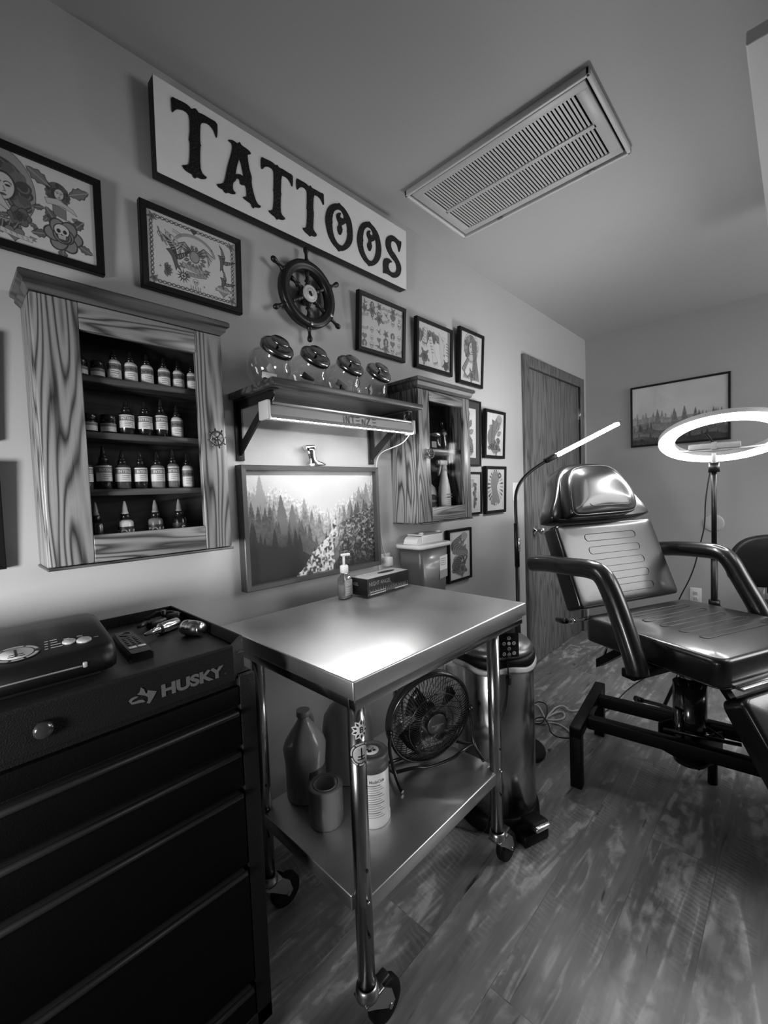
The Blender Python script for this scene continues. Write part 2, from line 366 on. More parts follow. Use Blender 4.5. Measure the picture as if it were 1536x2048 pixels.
    def mesh(s, name, w, h, parent, y, mirror=False):
        """paper sheet w x h metres centred on x, bottom at z=0, in the plane y"""
        xs = np.linspace(-w/2, w/2, s.nx); zs = np.linspace(h, 0, s.ny); X, Z = np.meshgrid(xs, zs)
        co = np.stack([X, np.full(X.shape, y), Z], -1).reshape(-1, 3)
        i = np.arange(s.nx*s.ny).reshape(s.ny, s.nx)
        F = np.stack([i[1:, :-1], i[1:, 1:], i[:-1, 1:], i[:-1, :-1]], -1).reshape(-1, 4)
        me = bpy.data.meshes.new(name); me.vertices.add(len(co)); me.vertices.foreach_set('co', co.ravel())
        me.loops.add(F.size); me.loops.foreach_set('vertex_index', F.ravel().astype(np.int32))
        me.polygons.add(len(F)); me.polygons.foreach_set('loop_start', np.arange(0, F.size, 4, dtype=np.int32)); me.polygons.foreach_set('loop_total', np.full(len(F), 4, np.int32))
        me.update(); a = me.color_attributes.new('ink', 'FLOAT_COLOR', 'POINT'); g = np.clip(s.c, 0, 1).ravel()
        a.data.foreach_set('color', np.stack([g, g, g, np.ones_like(g)], -1).ravel().astype(np.float32))
        me.materials.append(vcol()); o = bpy.data.objects.new(name, me); COL.objects.link(o)
        if parent is not None: o.parent = parent
        return o
def noise2(nx, ny, cell, seed):
    rg = np.random.default_rng(seed); g = rg.random((ny//cell+3, nx//cell+3)); y, x = np.mgrid[0:ny, 0:nx]/cell
    i, j = y.astype(int), x.astype(int); fy, fx = y-i, x-j; fy = fy*fy*(3-2*fy); fx = fx*fx*(3-2*fx)
    return (g[i, j]*(1-fy)*(1-fx)+g[i+1, j]*fy*(1-fx)+g[i, j+1]*(1-fy)*fx+g[i+1, j+1]*fy*fx)
PAPER = .62
def flash_bust(W, H, res):
    k = Ink(W, H, res, PAPER); k.ell(W*.50, H*.40, 5.0, 6.2, .30); k.ell(W*.50, H*.40, 5.0, 6.2, .1, line=.06); k.bust(W*.51, H*.42, 4.1)
    k.poly([(W*.46, H*.56), (W*.50, H*.44), (W*.57, H*.68)], .5, 1, .03, .1); k.rose(W*.60, H*.68, 1.7, .12)
    for i in range(7): k.leaf(W*(.38+.035*i), H*.76, 2.2, 1.0+i*.18, .04); k.ell(W*(.34+.055*i), H*(.68+.012*i), .22, .5, .12)
    k.bust(W*.80, H*.28, 1.7, .03); k.leaf(W*.76, H*.22, 3.6, -2.6, .12); k.leaf(W*.86, H*.24, 3.4, -.5, .12)
    k.poly([(W*.73, H*.36), (W*.80, H*.33), (W*.88, H*.40), (W*.9, H*.46), (W*.82, H*.40), (W*.74, H*.42)], .5, 1, .03, .07); k.poly([(W*.77, H*.41), (W*.84, H*.43), (W*.84, H*.55), (W*.77, H*.52)], .2, 1, .03, .07)
    for a in (2.2, 2.9, .4, .9): k.leaf(W*.80+2*math.cos(a), H*.46+1.5*math.sin(a), 1.8, a)
    k.rose(W*.82, H*.74, 3.0, .22); k.skull(W*.81, H*.70, 1.5); k.rose(W*.22, H*.62, 2.6, .25); k.poly([(W*.2, H*.78), (W*.36, H*.74), (W*.40, H*.84), (W*.24, H*.88)], .05)
    k.banner(W*.30, H*.82, 4.5, 1.0, .1); k.heart(W*.57, H*.88, 1.3, .18); k.banner(W*.58, H*.89, 4.2, .8, .15, .55); k.star(W*.48, H*.93, .4, 4); k.leaf(W*.12, H*.2, 3, .5); k.leaf(W*.12, H*.2, 3, 1.6); k.leaf(W*.10, H*.2, 3, 2.8)
    k.leaf(W*.2, H*.42, 2.4, .3, .3); k.rose(W*.08, H*.5, 2.4, .2)
    return k
def flash_eagle(W, H, res):
    k = Ink(W, H, res, PAPER); m = .75
    def chain(x0, y0, x1, y1):
        L = math.hypot(x1-x0, y1-y0); n = int(L/.85); a = math.atan2(y1-y0, x1-x0)
        for i in range(n):
            t = (i+.5)/n; k.ell(x0+(x1-x0)*t, y0+(y1-y0)*t, .34, .25, .05, a, line=.09)
    chain(1.8, m+.15, W-1.8, m+.15); chain(1.8, H-m-.15, W-1.8, H-m-.15); chain(m+.2, 1.8, m+.2, H-1.8); chain(W-m-.2, 1.8, W-m-.2, H-1.8)
    for x, y in ((1.2, 1.2), (W-1.2, 1.2), (1.2, H-1.2), (W-1.2, H-1.2)): k.rose(x, y, .65, .2)
    k.heart(W*.5, m+.35, .65, .04); cx, cy = W*.5, H*.36
    for sg in (-1, 1):
        for i in range(6):
            k.line([(cx+sg*.5, cy+.2+.12*i), (cx+sg*(2.0+.15*i), cy-1.2+.28*i), (cx+sg*(4.0-.22*i), cy-.1+.45*i)], .2, .03 if i % 2 == 0 else .25)
    k.arc(cx, cy+.2, 4.2, -2.6, -.1, .5, .3, 3.1); k.arc(cx, cy+.2, 4.5, -2.6, -.1, .08, .05, 3.4)
    k.ell(cx, cy-.5, .5, .55, .6); k.ell(cx, cy-.5, .5, .55, .03, line=.05); k.ell(cx, cy+1.1, 1.0, 1.15, .3); k.ell(cx, cy+1.1, 1.0, 1.15, .02, line=.08)
    for i in range(14): a = i*PI/7; k.leaf(cx+1.2*math.cos(a), cy+1.3+1.2*math.sin(a), 1.3, a, .05)
    k.banner(cx, cy+3.5, 5.2, 1.0, .12, .35); k.banner(cx+.4, cy+4.6, 4.0, .9, -.1, .3); k.skull(cx+.1, H*.80, .75)
    for i in range(5): k.line([(cx-1+.5*i, H*.86), (cx-.8+.45*i, H*.92)], .12, .02)
    for i in range(5): k.line([(2.2+.45*i, 2.8+1.5*abs(math.sin(i*2.1))), (3.0+.8*i, 5.2+.5*math.sin(i))], .3, .15+.06*i); k.ell(2.6+.75*i, 4.0+.55*math.sin(i*2), .55, .4, .1, .8, line=.07)
    k.swallow(5.2, H*.50, 2.3, .15, .03); k.swallow(W*.83, H*.34, 1.9, .5, .03); k.swallow(W*.84, H*.66, 1.7, .6, .03)
    for i in range(6): k.leaf(3.3, H*.74, 1.5, -1.2+i*.5, .05)
    k.star(W*.37, H*.76, 1.55, 12, .02, .4); k.ell(W*.37, H*.76, .5, .5, .5); k.star(W*.37, H*.76, .5, 4); k.heart(W*.83, H*.80, 1.3, .25); k.banner(W*.83, H*.79, 3.0, .7, .1, .5)
    for x, y in ((.13, .72), (.60, .83), (.70, .25), (.9, .86)): k.star(W*x, H*y, .28, 4)
    k.line([(W*.27, H*.15), (W*.36, H*.18)], .12, .1); k.line([(W*.27, H*.18), (W*.36, H*.21)], .12, .1)
    return k
def flash_small(W, H, res, seed):
    rg = random.Random(seed); k = Ink(W, H, res, PAPER*.95)
    for r_, y in enumerate((.10, .22, .34, .60, .76, .90)):
        for c_ in range(6):
            x = W*(.09+.164*c_); yy = H*y; q = rg.randrange(6); z = rg.uniform(.7, 1.15)
            if q == 0: k.rose(x, yy, z, .2)
            elif q == 1: k.swallow(x, yy, z*.8, rg.uniform(-1, 1))
            elif q == 2: k.skull(x, yy, z*.9)
            elif q == 3: k.bust(x, yy, z*.8)
            elif q == 4: k.banner(x, yy, 2.2, .6, rg.uniform(-.3, .3))
            else: k.heart(x, yy, z*.9)
    return k
def flash_claws(W, H, res):
    k = Ink(W, H, res, PAPER)
    def paw(x, y, L, ang):
        c, q = math.cos(ang), math.sin(ang)
        R = lambda P: [(x+a*c-b*q, y+a*q+b*c) for a, b in P]
        k.poly(R([(-1, -L), (1.1, -L), (.9, -1), (1.5, .8), (.9, 1.6), (-.9, 1.6), (-1.5, .8), (-.8, -1)]), .6, 1, .02, .09)
        for i in range(4): k.poly(R([(-1.2+.75*i, 1.2), (-.75+.75*i, 1.2), (-.95+.75*i, 2.9)]), .02)
        for i in range(5): k.line(R([(-.8, -L+1+i*1.1), (.2, -L+1.4+i*1.1)]), .22, .05)
    for i in range(11): k.leaf(W*.05+i*.9, H*.15+.5*math.sin(i*2), 4.5, 1.2+.5*math.sin(i*1.7), .06+.03*(i % 3))
    paw(W*.20, H*.36, 4, .15); paw(W*.50, H*.76, 8, -.35); paw(W*.75, H*.5, 5, .1)
    k.rose(W*.20, H*.76, 2.2, .1); k.poly([(W*.62, H*.1), (W*.8, H*.35), (W*.74, H*.9), (W*.66, H*.55)], .55, 1, .03, .1); k.rose(W*.86, H*.85, 1.8, .06)
    for i in range(5): k.line([(W*.86, H*(.3+.07*i)), (W*.97, H*(.33+.07*i))], .3, .04)
    k.poly([(W*.9, 0), (W, 0), (W, H), (W*.92, H*.8)], .12, .8)
    return k
def flash_snake(W, H, res, seed, loops=2.2, v=.10):
    """a coiled body climbing the sheet with scales, flowers at the foot"""
    rg = random.Random(seed); k = Ink(W, H, res, PAPER); n = 46
    for i in range(10): k.leaf(W*(.5+.36*math.cos(i*.63+seed)), H*(.48+.36*math.sin(i*.63+seed)), W*.26, i*.63+seed+PI*.9, .05+.12*(i % 2))
    P = [(W*(.5+.24*math.sin(t*loops*PI+seed)*(1-.25*t)), H*(.12+.74*t)) for t in np.linspace(0, 1, n)]
    for i, (x, y) in enumerate(P):
        r = W*(.15+.06*math.sin(i/n*PI)); k.ell(x, y, r, r*.7, v+.12*(i % 2)); k.ell(x+r*.75, y, r*.22, r*.2, .5 if i % 3 else .02)
        k.arc(x, y, r*.9, .2, 2.9, .08, .02)
    for i in range(7): k.leaf(W*(.3+.06*i), H*.84, W*.2, -2.9+i*.5, .04)
    k.rose(W*(.35 if seed % 2 else .62), H*.80, W*.17, .22); k.ell(P[0][0], P[0][1], W*.13, W*.11, .3); k.ell(P[0][0]+.2, P[0][1]-.1, .22, .22, .01)
    return k
def flash_sleeve(W, H, res):
    """a pale arm-like shape ringed by dark stripes and clouds"""
    k = Ink(W, H, res, PAPER)
    for i in range(26):
        a = i*2*PI/26; k.poly([(W*.5+W*.20*math.cos(a), H*.42+H*.25*math.sin(a)), (W*.5+W*.42*math.cos(a-.09), H*.45+H*.43*math.sin(a-.09)), (W*.5+W*.44*math.cos(a+.05), H*.45+H*.43*math.sin(a+.05))], .02 if i % 3 else .3)
    k.poly(smooth_pts([(W*.30, H*.10), (W*.62, H*.06), (W*.72, H*.25), (W*.55, H*.42), (W*.66, H*.62), (W*.80, H*.85), (W*.5, H*.78), (W*.2, H*.88), (W*.34, H*.60), (W*.22, H*.35)], 2), .22, 1, .02, .12)
    for i in range(9): k.arc(W*(.42+.03*(i % 3)), H*(.18+.075*i), W*.10, .2, 2.8, .12, .08)
    k.ell(W*.72, H*.16, W*.10, H*.07, .03); k.ell(W*.72, H*.16, W*.05, H*.03, .4); return k
def flash_lady(W, H, res, seed=3):
    k = Ink(W, H, res, PAPER); k.bust(W*.48, H*.30, W*.30, .10)
    for i in range(9): k.line([(W*(.50+.03*i), H*.12), (W*(.60+.02*i), H*.5), (W*(.55+.045*i), H*.92)], W*.035, .03 if i % 2 else .25)
    for i in range(6): k.line([(W*(.42-.02*i), H*.52), (W*(.25-.03*i), H*.75), (W*(.15+.05*i), H*.92)], W*.03, .05 if i % 2 else .4)
    k.rose(W*.55, H*.84, W*.14, .2); k.ell(W*.5, H*.26, W*.33, W*.36, .04, line=.1); return k
def flash_pair(W, H, res):
    k = Ink(W, H, res, PAPER); k.line([(W*.08, H*.1), (W*.92, H*.1), (W*.92, H*.93), (W*.08, H*.93), (W*.08, H*.1)], .06, .1)
    for x in (.38, .72):
        for i in range(9): k.ell(W*x+.5*math.sin(i*1.3), H*(.28+.065*i), W*.10, H*.05, .06+.1*(i % 2), i)
    for i in range(6): k.banner(W*.4, H*(.16+.035*i), W*.5, .35, 0, .4)
    return k
def forest(W, H, res, creek=True, seed=5, dark=1.0):
    """conifer valley in mist: far ridges pale, near ones dark, a bright creek in the middle"""
    k = Ink(W, H, res, .82); nx, ny = k.nx, k.ny; rg = np.random.default_rng(seed)
    x = (np.arange(nx)+.5)/nx; yv = (np.arange(ny)+.5)/ny; Y = np.repeat(yv[:, None], nx, 1); asp = W/H
    k.c = (.50 if creek else .72)-.06*Y+.10*(noise2(nx, ny, max(8, nx//7), 1)-.5)
    if creek:   # ridge height at left edge, at right edge, at the valley line; trees, tree height, tone, mist below
        layers = [(.16, .14, .44, 60, .10, .52, .9), (.20, .16, .50, 60, .13, .42, .9), (.30, .22, .58, 50, .16, .30, .8), (.40, .30, .66, 44, .20, .17, .6), (.50, .42, .80, 36, .22, .07, .35), (.62, .58, .96, 30, .20, .028, .12), (.78, .80, 1.1, 24, .18, .012, 0)]
    else: layers = [(.52, .60, .56, 22, .14, .34, .6), (.62, .70, .64, 16, .24, .20, .6), (.74, .80, .76, 16, .16, .09, .4), (.86, .9, .88, 14, .12, .035, 0)]
    mist = noise2(nx, ny, max(6, nx//6), 33)*.6+noise2(nx, ny, max(4, nx//14), 34)*.4
    def conifer(m, tx, bi, th, tw):
        i0, i1 = max(0, int((tx-tw)*nx)-1), min(nx, int((tx+tw)*nx)+2); j0, j1 = max(0, int((bi-th)*ny)), max(1, min(ny, int(bi*ny)))
        if i1 <= i0 or j1 <= j0: return
        t = (yv[j0:j1, None]-(bi-th))/th; saw = .72+.28*((t*9+rg.random()) % 1.0)
        d = tw*np.clip(t, 0, 1)**.8*saw-np.abs(x[None, i0:i1]-tx)*(1+.35*(rg.random((j1-j0, i1-i0))-.5))
        m[j0:j1, i0:i1] = np.maximum(m[j0:j1, i0:i1], np.clip(d*nx+.5, 0, 1))
    for li, (a, b, mid, nt, thh, v, fog) in enumerate(layers):
        if creek and li in (3, 4):
            for tx, tp, th, tv in (((.10, .04, .34, .30), (.06, .20, .30, .28), (.40, .26, .5, .26), (.86, .16, .5, .22), (.93, .12, .5, .20)) if li == 3 else ((.235, .22, .55, .10), (.165, .33, .5, .09), (.31, .31, .5, .11), (.12, .40, .5, .07), (.78, .30, .45, .16), (.36, .45, .5, .10))):
                mm_ = np.zeros_like(k.c); conifer(mm_, tx, tp+th, th, th*.16); fade = np.clip((Y-tp)/th, 0, 1); k.c = k.c*(1-mm_)+(tv*(1-fade*.4)+.45*fade*.4*mist)*mm_
        vx = .60 if creek else .5
        base = np.where(x < vx, a+(mid-a)*(x/vx)**1.6, b+(mid-b)*((1-x)/(1-vx))**1.3)+.02*np.sin(x*17+li)
        m = np.clip((Y-base[None, :])*ny*.5, 0, 1)
        for _ in range(nt):
            tx = rg.random(); bi = base[min(nx-1, int(tx*nx))]+.05; th = thh*(.5+.7*rg.random()); tw = th*.17/asp*1.3
            i0, i1 = max(0, int((tx-tw)*nx)-1), min(nx, int((tx+tw)*nx)+2); j0, j1 = max(0, int((bi-th)*ny)), max(1, min(ny, int(bi*ny)))
            if i1 <= i0 or j1 <= j0: continue
            t = (yv[j0:j1, None]-(bi-th))/th; saw = .72+.28*((t*9+rg.random()) % 1.0)
            d = tw*np.clip(t, 0, 1)**.8*saw-np.abs(x[None, i0:i1]-tx)*(1+.25*(rg.random((j1-j0, i1-i0))-.5))
            m[j0:j1, i0:i1] = np.maximum(m[j0:j1, i0:i1], np.clip(d*nx+.5, 0, 1))
        d = np.clip((Y-base[None, :]+thh*.4)/(.20+thh), 0, 1)
        nz = noise2(nx, ny, max(2, nx//80), 10+li)-.5
        val = np.clip(v*(1+.8*nz), 0, 1); fg = np.clip(fog*d*(mist*1.5-.1), 0, 1)
        val = val*(1-fg)+(.50 if creek else .60)*fg
        k.c = k.c*(1-m)+val*m
    if creek:
        U = np.repeat(x[None, :], ny, 0); lf = np.clip((.60-U-.25*(1-Y))/.22, 0, 1)*np.clip((Y-.46)/.25, 0, 1); k.c = k.c*(1-.86*lf)
        cxl = lambda y: .655-.19*(y-.5)/.5+.018*np.sin(y*22); wd_ = lambda y: .010+.13*np.clip((y-.50)/.50, 0, 1)**1.2
        edge = np.clip((wd_(Y)*(1+.5*(noise2(nx, ny, max(2, nx//40), 5)-.5))-np.abs(U-cxl(Y)))*nx*.5, 0, 1)*(Y > .48)
        rocks = noise2(nx, ny, max(2, nx//90), 77)*.5+noise2(nx, ny, max(2, nx//45), 78)*.5
        k.c = k.c*(1-edge)+edge*np.clip((rocks-.30)*1.9, .04, .62)
        bank = ((U > .66) & (Y > .36+.55*(1-U))).astype(float)*(1-edge); f = noise2(nx, ny, max(2, nx//100), 91)*.6+noise2(nx, ny, max(3, nx//45), 92)*.4
        k.c = k.c*(1-bank*.6)+bank*np.clip(f-.45, 0, 1)*.75*(1-np.clip((Y-.72)/.28, 0, 1))
    k.c = np.clip(k.c*dark, .008, 1); return k

# ---------------------------------------------------------------- room
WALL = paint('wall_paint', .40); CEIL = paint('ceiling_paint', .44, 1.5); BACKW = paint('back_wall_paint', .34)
def floor_mat():
    m = bpy.data.materials.new('plank_floor'); m.use_nodes = True; nt = m.node_tree; N = nt.nodes; L = nt.links; b = N['Principled BSDF']
    mp = mapping(nt, (1, 1, 1), loc=(.35, .045, 0))
    br = N.new('ShaderNodeTexBrick'); br.offset = .37; br.inputs['Scale'].default_value = 1; br.inputs['Brick Width'].default_value = 1.22; br.inputs['Row Height'].default_value = .18
    br.inputs['Mortar Size'].default_value = .0012; br.inputs['Color1'].default_value = (0, 0, 0, 1); br.inputs['Color2'].default_value = (1, 1, 1, 1); br.inputs['Mortar'].default_value = (.5, .5, .5, 1)
    L.new(mp.outputs[0], br.inputs['Vector'])
    def noise(sc, scale, det=4, dist=0., off=True):
        mm = mapping(nt, sc); 
        if off:   # every plank gets its own piece of the pattern
            ad = N.new('ShaderNodeVectorMath'); ad.operation = 'MULTIPLY_ADD'; ad.inputs[1].default_value = (7, 3, 5); L.new(br.outputs['Color'], ad.inputs[0]); L.new(mm.outputs[0], ad.inputs[2]); src = ad.outputs[0]
        else: src = mm.outputs[0]
        n = N.new('ShaderNodeTexNoise'); n.inputs['Scale'].default_value = scale; n.inputs['Detail'].default_value = det; n.inputs['Distortion'].default_value = dist; L.new(src, n.inputs['Vector']); return n.outputs['Fac']
    def ma(op, a, c, cl=False):
        q = N.new('ShaderNodeMath'); q.operation = op; q.use_clamp = cl
        for i, z in enumerate((a, c)):
            if isinstance(z, (int, float)): q.inputs[i].default_value = z
            else: L.new(z, q.inputs[i])
        return q.outputs[0]
    streak = noise((.16, 1, 1), 13, 7, 1.2); fine = noise((.05, 1, 1), 110, 4); mott = noise((.6, 1, 1), 26, 6, .5); vein = noise((.10, 1, 1), 5.2, 3, 1.6); crack = noise((.13, 1, 1), 27, 3, .8); big = noise((.5, 1, 1), 2.2, 3, .5)
    rv = ramp(nt, [(0, 0), (.38, .0), (.41, .7), (.44, .1), (.50, 0), (.55, .25), (.575, 1), (.60, .85), (.64, .35), (.75, .1), (1, 0)]); L.new(vein, rv.inputs['Fac'])
    rm_ = ramp(nt, [(0, 0), (.42, .1), (.60, 1), (1, 1)]); L.new(mott, rm_.inputs['Fac'])
    rc = ramp(nt, [(0, 0), (.66, 0), (.74, 1)]); L.new(crack, rc.inputs['Fac'])
    wv = N.new('ShaderNodeTexWave'); wv.inputs['Scale'].default_value = 19; wv.inputs['Distortion'].default_value = 6; wv.inputs['Detail'].default_value = 3; wv.inputs['Detail Scale'].default_value = 2
    mw = mapping(nt, (1, .45, 1), rot=(0, 0, .45)); L.new(mw.outputs[0], wv.inputs['Vector'])
    sawm = noise((.35, 1.2, 1), 4.2, 2); rs = ramp(nt, [(0, 0), (.54, 0), (.62, 1)]); L.new(sawm, rs.inputs['Fac'])
    base = ma('ADD', ma('MULTIPLY', streak, .115), ma('MULTIPLY', fine, .05))
    base = ma('ADD', base, ma('MULTIPLY', big, .06))
    base = ma('ADD', base, ma('MULTIPLY', br.outputs['Color'], .018))
    base = ma('ADD', base, ma('MULTIPLY', ma('MULTIPLY', rv.outputs['Color'], rm_.outputs['Color']), .17))
    base = ma('ADD', base, ma('MULTIPLY', ma('MULTIPLY', ma('POWER', wv.outputs['Color'], 2.0), rs.outputs['Color']), .042))
    base = ma('SUBTRACT', base, ma('MULTIPLY', rc.outputs['Color'], .085))
    base = ma('SUBTRACT', base, .028)
    base = ma('MULTIPLY', base, ma('SUBTRACT', 1, ma('MULTIPLY', br.outputs['Fac'], .22)))
    base = ma('MAXIMUM', ma('MULTIPLY', base, 1.7), .014); L.new(base, b.inputs['Base Color'])
    b.inputs['Roughness'].default_value = .36; b.inputs['Coat Weight'].default_value = .12; b.inputs['Coat Roughness'].default_value = .3
    bp = N.new('ShaderNodeBump'); bp.inputs['Strength'].default_value = .3; bp.inputs['Distance'].default_value = .002; L.new(base, bp.inputs['Height']); L.new(bp.outputs['Normal'], b.inputs['Normal'])
    return m
X0, X1, Y0, H = -1.9, 3.86, -3.1, 2.438
struct('floor', MB().box(X0-.1, X1+.1, Y0-.1, .1, -.1, 0), floor_mat())
struct('ceiling', MB().box(X0-.1, X1+.1, Y0-.1, .1, H, H+.1), CEIL)
DX0, DX1, DH = 2.735, 3.70, 2.035   # door opening
w = MB(); w.box(X0, DX0, 0, .1, 0, H); w.box(DX0, DX1, 0, .1, DH, H); w.box(DX1, X1, 0, .1, 0, H)
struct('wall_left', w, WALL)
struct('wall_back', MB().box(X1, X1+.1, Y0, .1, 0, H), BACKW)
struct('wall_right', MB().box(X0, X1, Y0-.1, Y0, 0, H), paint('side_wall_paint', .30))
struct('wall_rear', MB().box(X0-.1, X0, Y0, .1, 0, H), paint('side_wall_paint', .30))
struct('baseboard_back', MB().bbox(X1-.014, X1, Y0, -.002, 0, .095, .004), mat('baseboard_grey', .17, .5))
OAKD = wood('door_veneer', 'Z', .07, .17, 14, .8, .42)
dr = thing('door_1', 'flat oak veneer door in the left wall near the room corner', 'door', (DX0, 0, 0)); dr['kind'] = 'structure'
MB().bbox(.022, DX1-DX0-.022, -.004, .036, .008, DH-.02, .002).build('door_leaf', OAKD, dr)
fr = MB(); cw = .055
fr.bbox(-cw, .018, -.022, .0, 0, DH+cw, .003); fr.bbox(DX1-DX0-.018, DX1-DX0+cw, -.022, .0, 0, DH+cw, .003); fr.bbox(.018, DX1-DX0-.018, -.022, 0, DH-.018, DH+cw, .003)
fr.box(0, .02, 0, .09, 0, DH); fr.box(DX1-DX0-.02, DX1-DX0, 0, .09, 0, DH); fr.box(.02, DX1-DX0-.02, 0, .09, DH-.018, DH)
fr.build('door_frame', wood('door_casing', 'Z', .06, .14, 14, 1, .4), dr)
kn = MB(); CHROME = mat('chrome', .75, .12, 1)
kn.lathe([(.032, 0), (.032, .006), (.014, .010), (.011, .035), (.022, .042), (.029, .055), (.026, .068), (.012, .073), (.0, .074)], T(.085, -.004, .925) @ RX(PI/2))
kn.build('door_knob', CHROME, dr)
for hz in (.25, 1.02, 1.80):
    hb = MB(); hb.bbox(-.016, .016, -.004, .0, -.045, .045, .001); hb.cyl((-.0, -.008, -.047), (0, -.008, .047), .006)
    hb.build('hinge', mat('hinge_steel', .35, .35, 1), dr, (DX1-DX0-.022, -.004, hz))
# switch, outlets, knob stop
def plate(nm, label, cat, loc, rz, kind, wd_=.072):
    t = thing(nm, label, cat, loc, rz); MB().bbox(-wd_/2, wd_/2, -.006, 0, -.058, .058, .003).build('cover_plate', mat('ivory_plastic', .62, .35), t)
    d = MB()
    if kind == 'switch': d.bbox(-.006, .006, -.016, -.005, -.012, .012, .002)
    else:
        for z in (-.02, .02): d.bbox(-.015, .015, -.009, -.005, z-.013, z+.013, .004)
        if wd_ > .09:
            for z in (-.02, .02): d.bbox(-.050, -.02, -.009, -.005, z-.013, z+.013, .004)
    d.build('toggle' if kind == 'switch' else 'sockets', mat('ivory_plastic2', .5, .35), t)
    if kind != 'switch':
        for z in (-.02, .02):
            for x in (-.005, .005): MB().box(x-.001, x+.001, -.0095, -.0085, z-.004, z+.006).build('slot', mat('slot_black', .01, .6), t)
    return t
plate('light_switch', 'pale light switch plate on the wall between the small frames and the door', 'light switch', (2.553, 0, 1.197), 0, 'switch')
plate('wall_outlet', 'pale electrical outlet plate low on the back wall behind the tattoo chair', 'outlet', (X1, -.757, .371), -PI/2, 'out')
plate('wall_outlet', 'outlet plate on the wall just above the steel table, behind the glove box', 'outlet', (1.335, 0, .90), 0, 'out')
plate('wall_outlet', 'outlet plate low on the wall between the desk fan and the step can', 'outlet', (1.775, 0, .30), 0, 'out')
st = MB(); st.lathe([(.063, 0), (.063, .004), (.056, .007), (.03, .005), (.0, .004)], RY(-PI/2)); tag(st.build('wall_protector', mat('stop_plastic', .38, .4), None, (X1, -.863, .914)), 'round pale door knob stop stuck to the back wall behind the light stand', 'wall protector')

# ceiling return-air grille: two banks of angled slats
gx0, gx1, gy0, gy1 = 1.38, 1.815, -.862, -.15
g = thing('ceiling_vent', 'large white rectangular return air grille with two banks of slats on the ceiling', 'vent', ((gx0+gx1)/2, (gy0+gy1)/2, H))
VENT = mat('vent_white', .50, .4); hw, hl = (gx1-gx0)/2, (gy1-gy0)/2
f = MB()
for a, b, c, d in ((-hw, -hw+.012, -hl, hl), (hw-.012, hw, -hl, hl), (-hw, hw, -hl, -hl+.012), (-hw, hw, hl-.012, hl)): f.bbox(a, b, c, d, -.022, 0, .003)
f.build('outer_frame', mat('vent_trim', .62, .4), g)
f = MB()
for a, b, c, d in ((-hw+.02, -hw+.052, -hl+.02, hl-.02), (hw-.052, hw-.02, -hl+.02, hl-.02), (-hw+.05, hw-.05, -hl+.02, -hl+.058), (-hw+.05, hw-.05, hl-.058, hl-.02), (-.010, .010, -hl+.05, hl-.05)): f.bbox(a, b, c, d, -.016, -.008, .002)
f.build('inner_frame', VENT, g)
MB().box(-hw+.01, hw-.01, -hl+.01, hl-.01, -.004, -.001).build('backing', mat('vent_dark', .012, .9), g)
for a, b in ((-hw+.05, -.008), (.008, hw-.05)):
    sl = MB(); n = 48
    for i in range(n):
        y = -hl+.062+(2*hl-.124)*(i+.5)/n; sl.box(a, b, -.0036, .0036, -.0005, .0005, T(0, y, -.0125) @ RX(math.radians(-8)))
    sl.build('slat_bank', VENT, g)
for y in (-.22, .16):
    MB().bbox(hw-.019, hw-.010, y-.012, y+.012, -.024, -.016, .002).build('latch', mat('latch_metal', .3, .3, 1), g)
# pale panel below the ceiling at the right edge
pn = thing('ceiling_panel', 'pale flat box fixture hanging just under the ceiling at the right edge', 'ceiling fixture', (2.15, -1.5, 2.33))
MB().bbox(-.65, .525, -.30, .30, 0, .035, .004).build('housing', mat('panel_white', .62, .45), pn)
for x in (-.5, .4): MB().cyl((x, 0, .035), (x, 0, .107), .012, n=12).build('hanger', mat('hinge_steel'), pn)

# ---------------------------------------------------------------- frames and prints
BLK = mat('black_frame', .004, .45, bump=.1, bscale=90, spec=.22)
def picture(label, x0, x1, z0, z1, bd, ink, lean=2.5, dep=.02, mat_w=0., nm='picture_frame', group=None, cat='picture frame', glassy=True, frame_mat=None, rz=0, loc=None, inset=.008):
    W, Hh = x1-x0, z1-z0
    t = thing(nm, label, cat, loc or ((x0+x1)/2, -.001, z0), rz, group, rx=math.radians(lean))
    f = MB(); o = [(-W/2, 0), (W/2, 0), (W/2, Hh), (-W/2, Hh)]; i_ = [(-W/2+bd, bd), (W/2-bd, bd), (W/2-bd, Hh-bd), (-W/2+bd, Hh-bd)]
    prof = [(0, 0), (0, -dep+.002), (.002, -dep), (1, -dep+.001), (1, 0)]   # (fraction towards inside, y)
    R = []
    for fr_, y in prof:
        k = fr_ if fr_ in (0, 1) else fr_/bd
        R.append([(o[j][0]*(1-k)+i_[j][0]*k, y, o[j][1]*(1-k)+i_[j][1]*k) for j in range(4)])
    R.append(R[0]); f.loft(R, False, False, None, False); f.build('frame', frame_mat or BLK, t)
    MB().box(-W/2+.003, W/2-.003, -.003, -.001, .003, Hh-.003).build('backing', mat('backing_board', .05, .8), t)
    iw, ih = W-2*bd, Hh-2*bd; py = -dep+inset
    if mat_w:
        b = MB(); b.prism([(-iw/2, bd), (iw/2, bd), (iw/2, bd+ih), (-iw/2, bd+ih)], py-.0015, py, holes=[[(-iw/2+mat_w, bd+mat_w), (iw/2-mat_w, bd+mat_w), (iw/2-mat_w, bd+ih-mat_w), (-iw/2+mat_w, bd+ih-mat_w)]])
        b.build('mat_board', mat('mat_black', .02, .7), t)
    p = ink.mesh('print', iw+.002-2*mat_w*.96, ih+.002-2*mat_w*.96, t, py); p.location.z = bd-.001+mat_w*.96
    if glassy: MB().box(-iw/2, iw/2, py-.005, py-.004, bd, bd+ih).build('glass', glass('picture_glass', .96, .9), t)
    return t
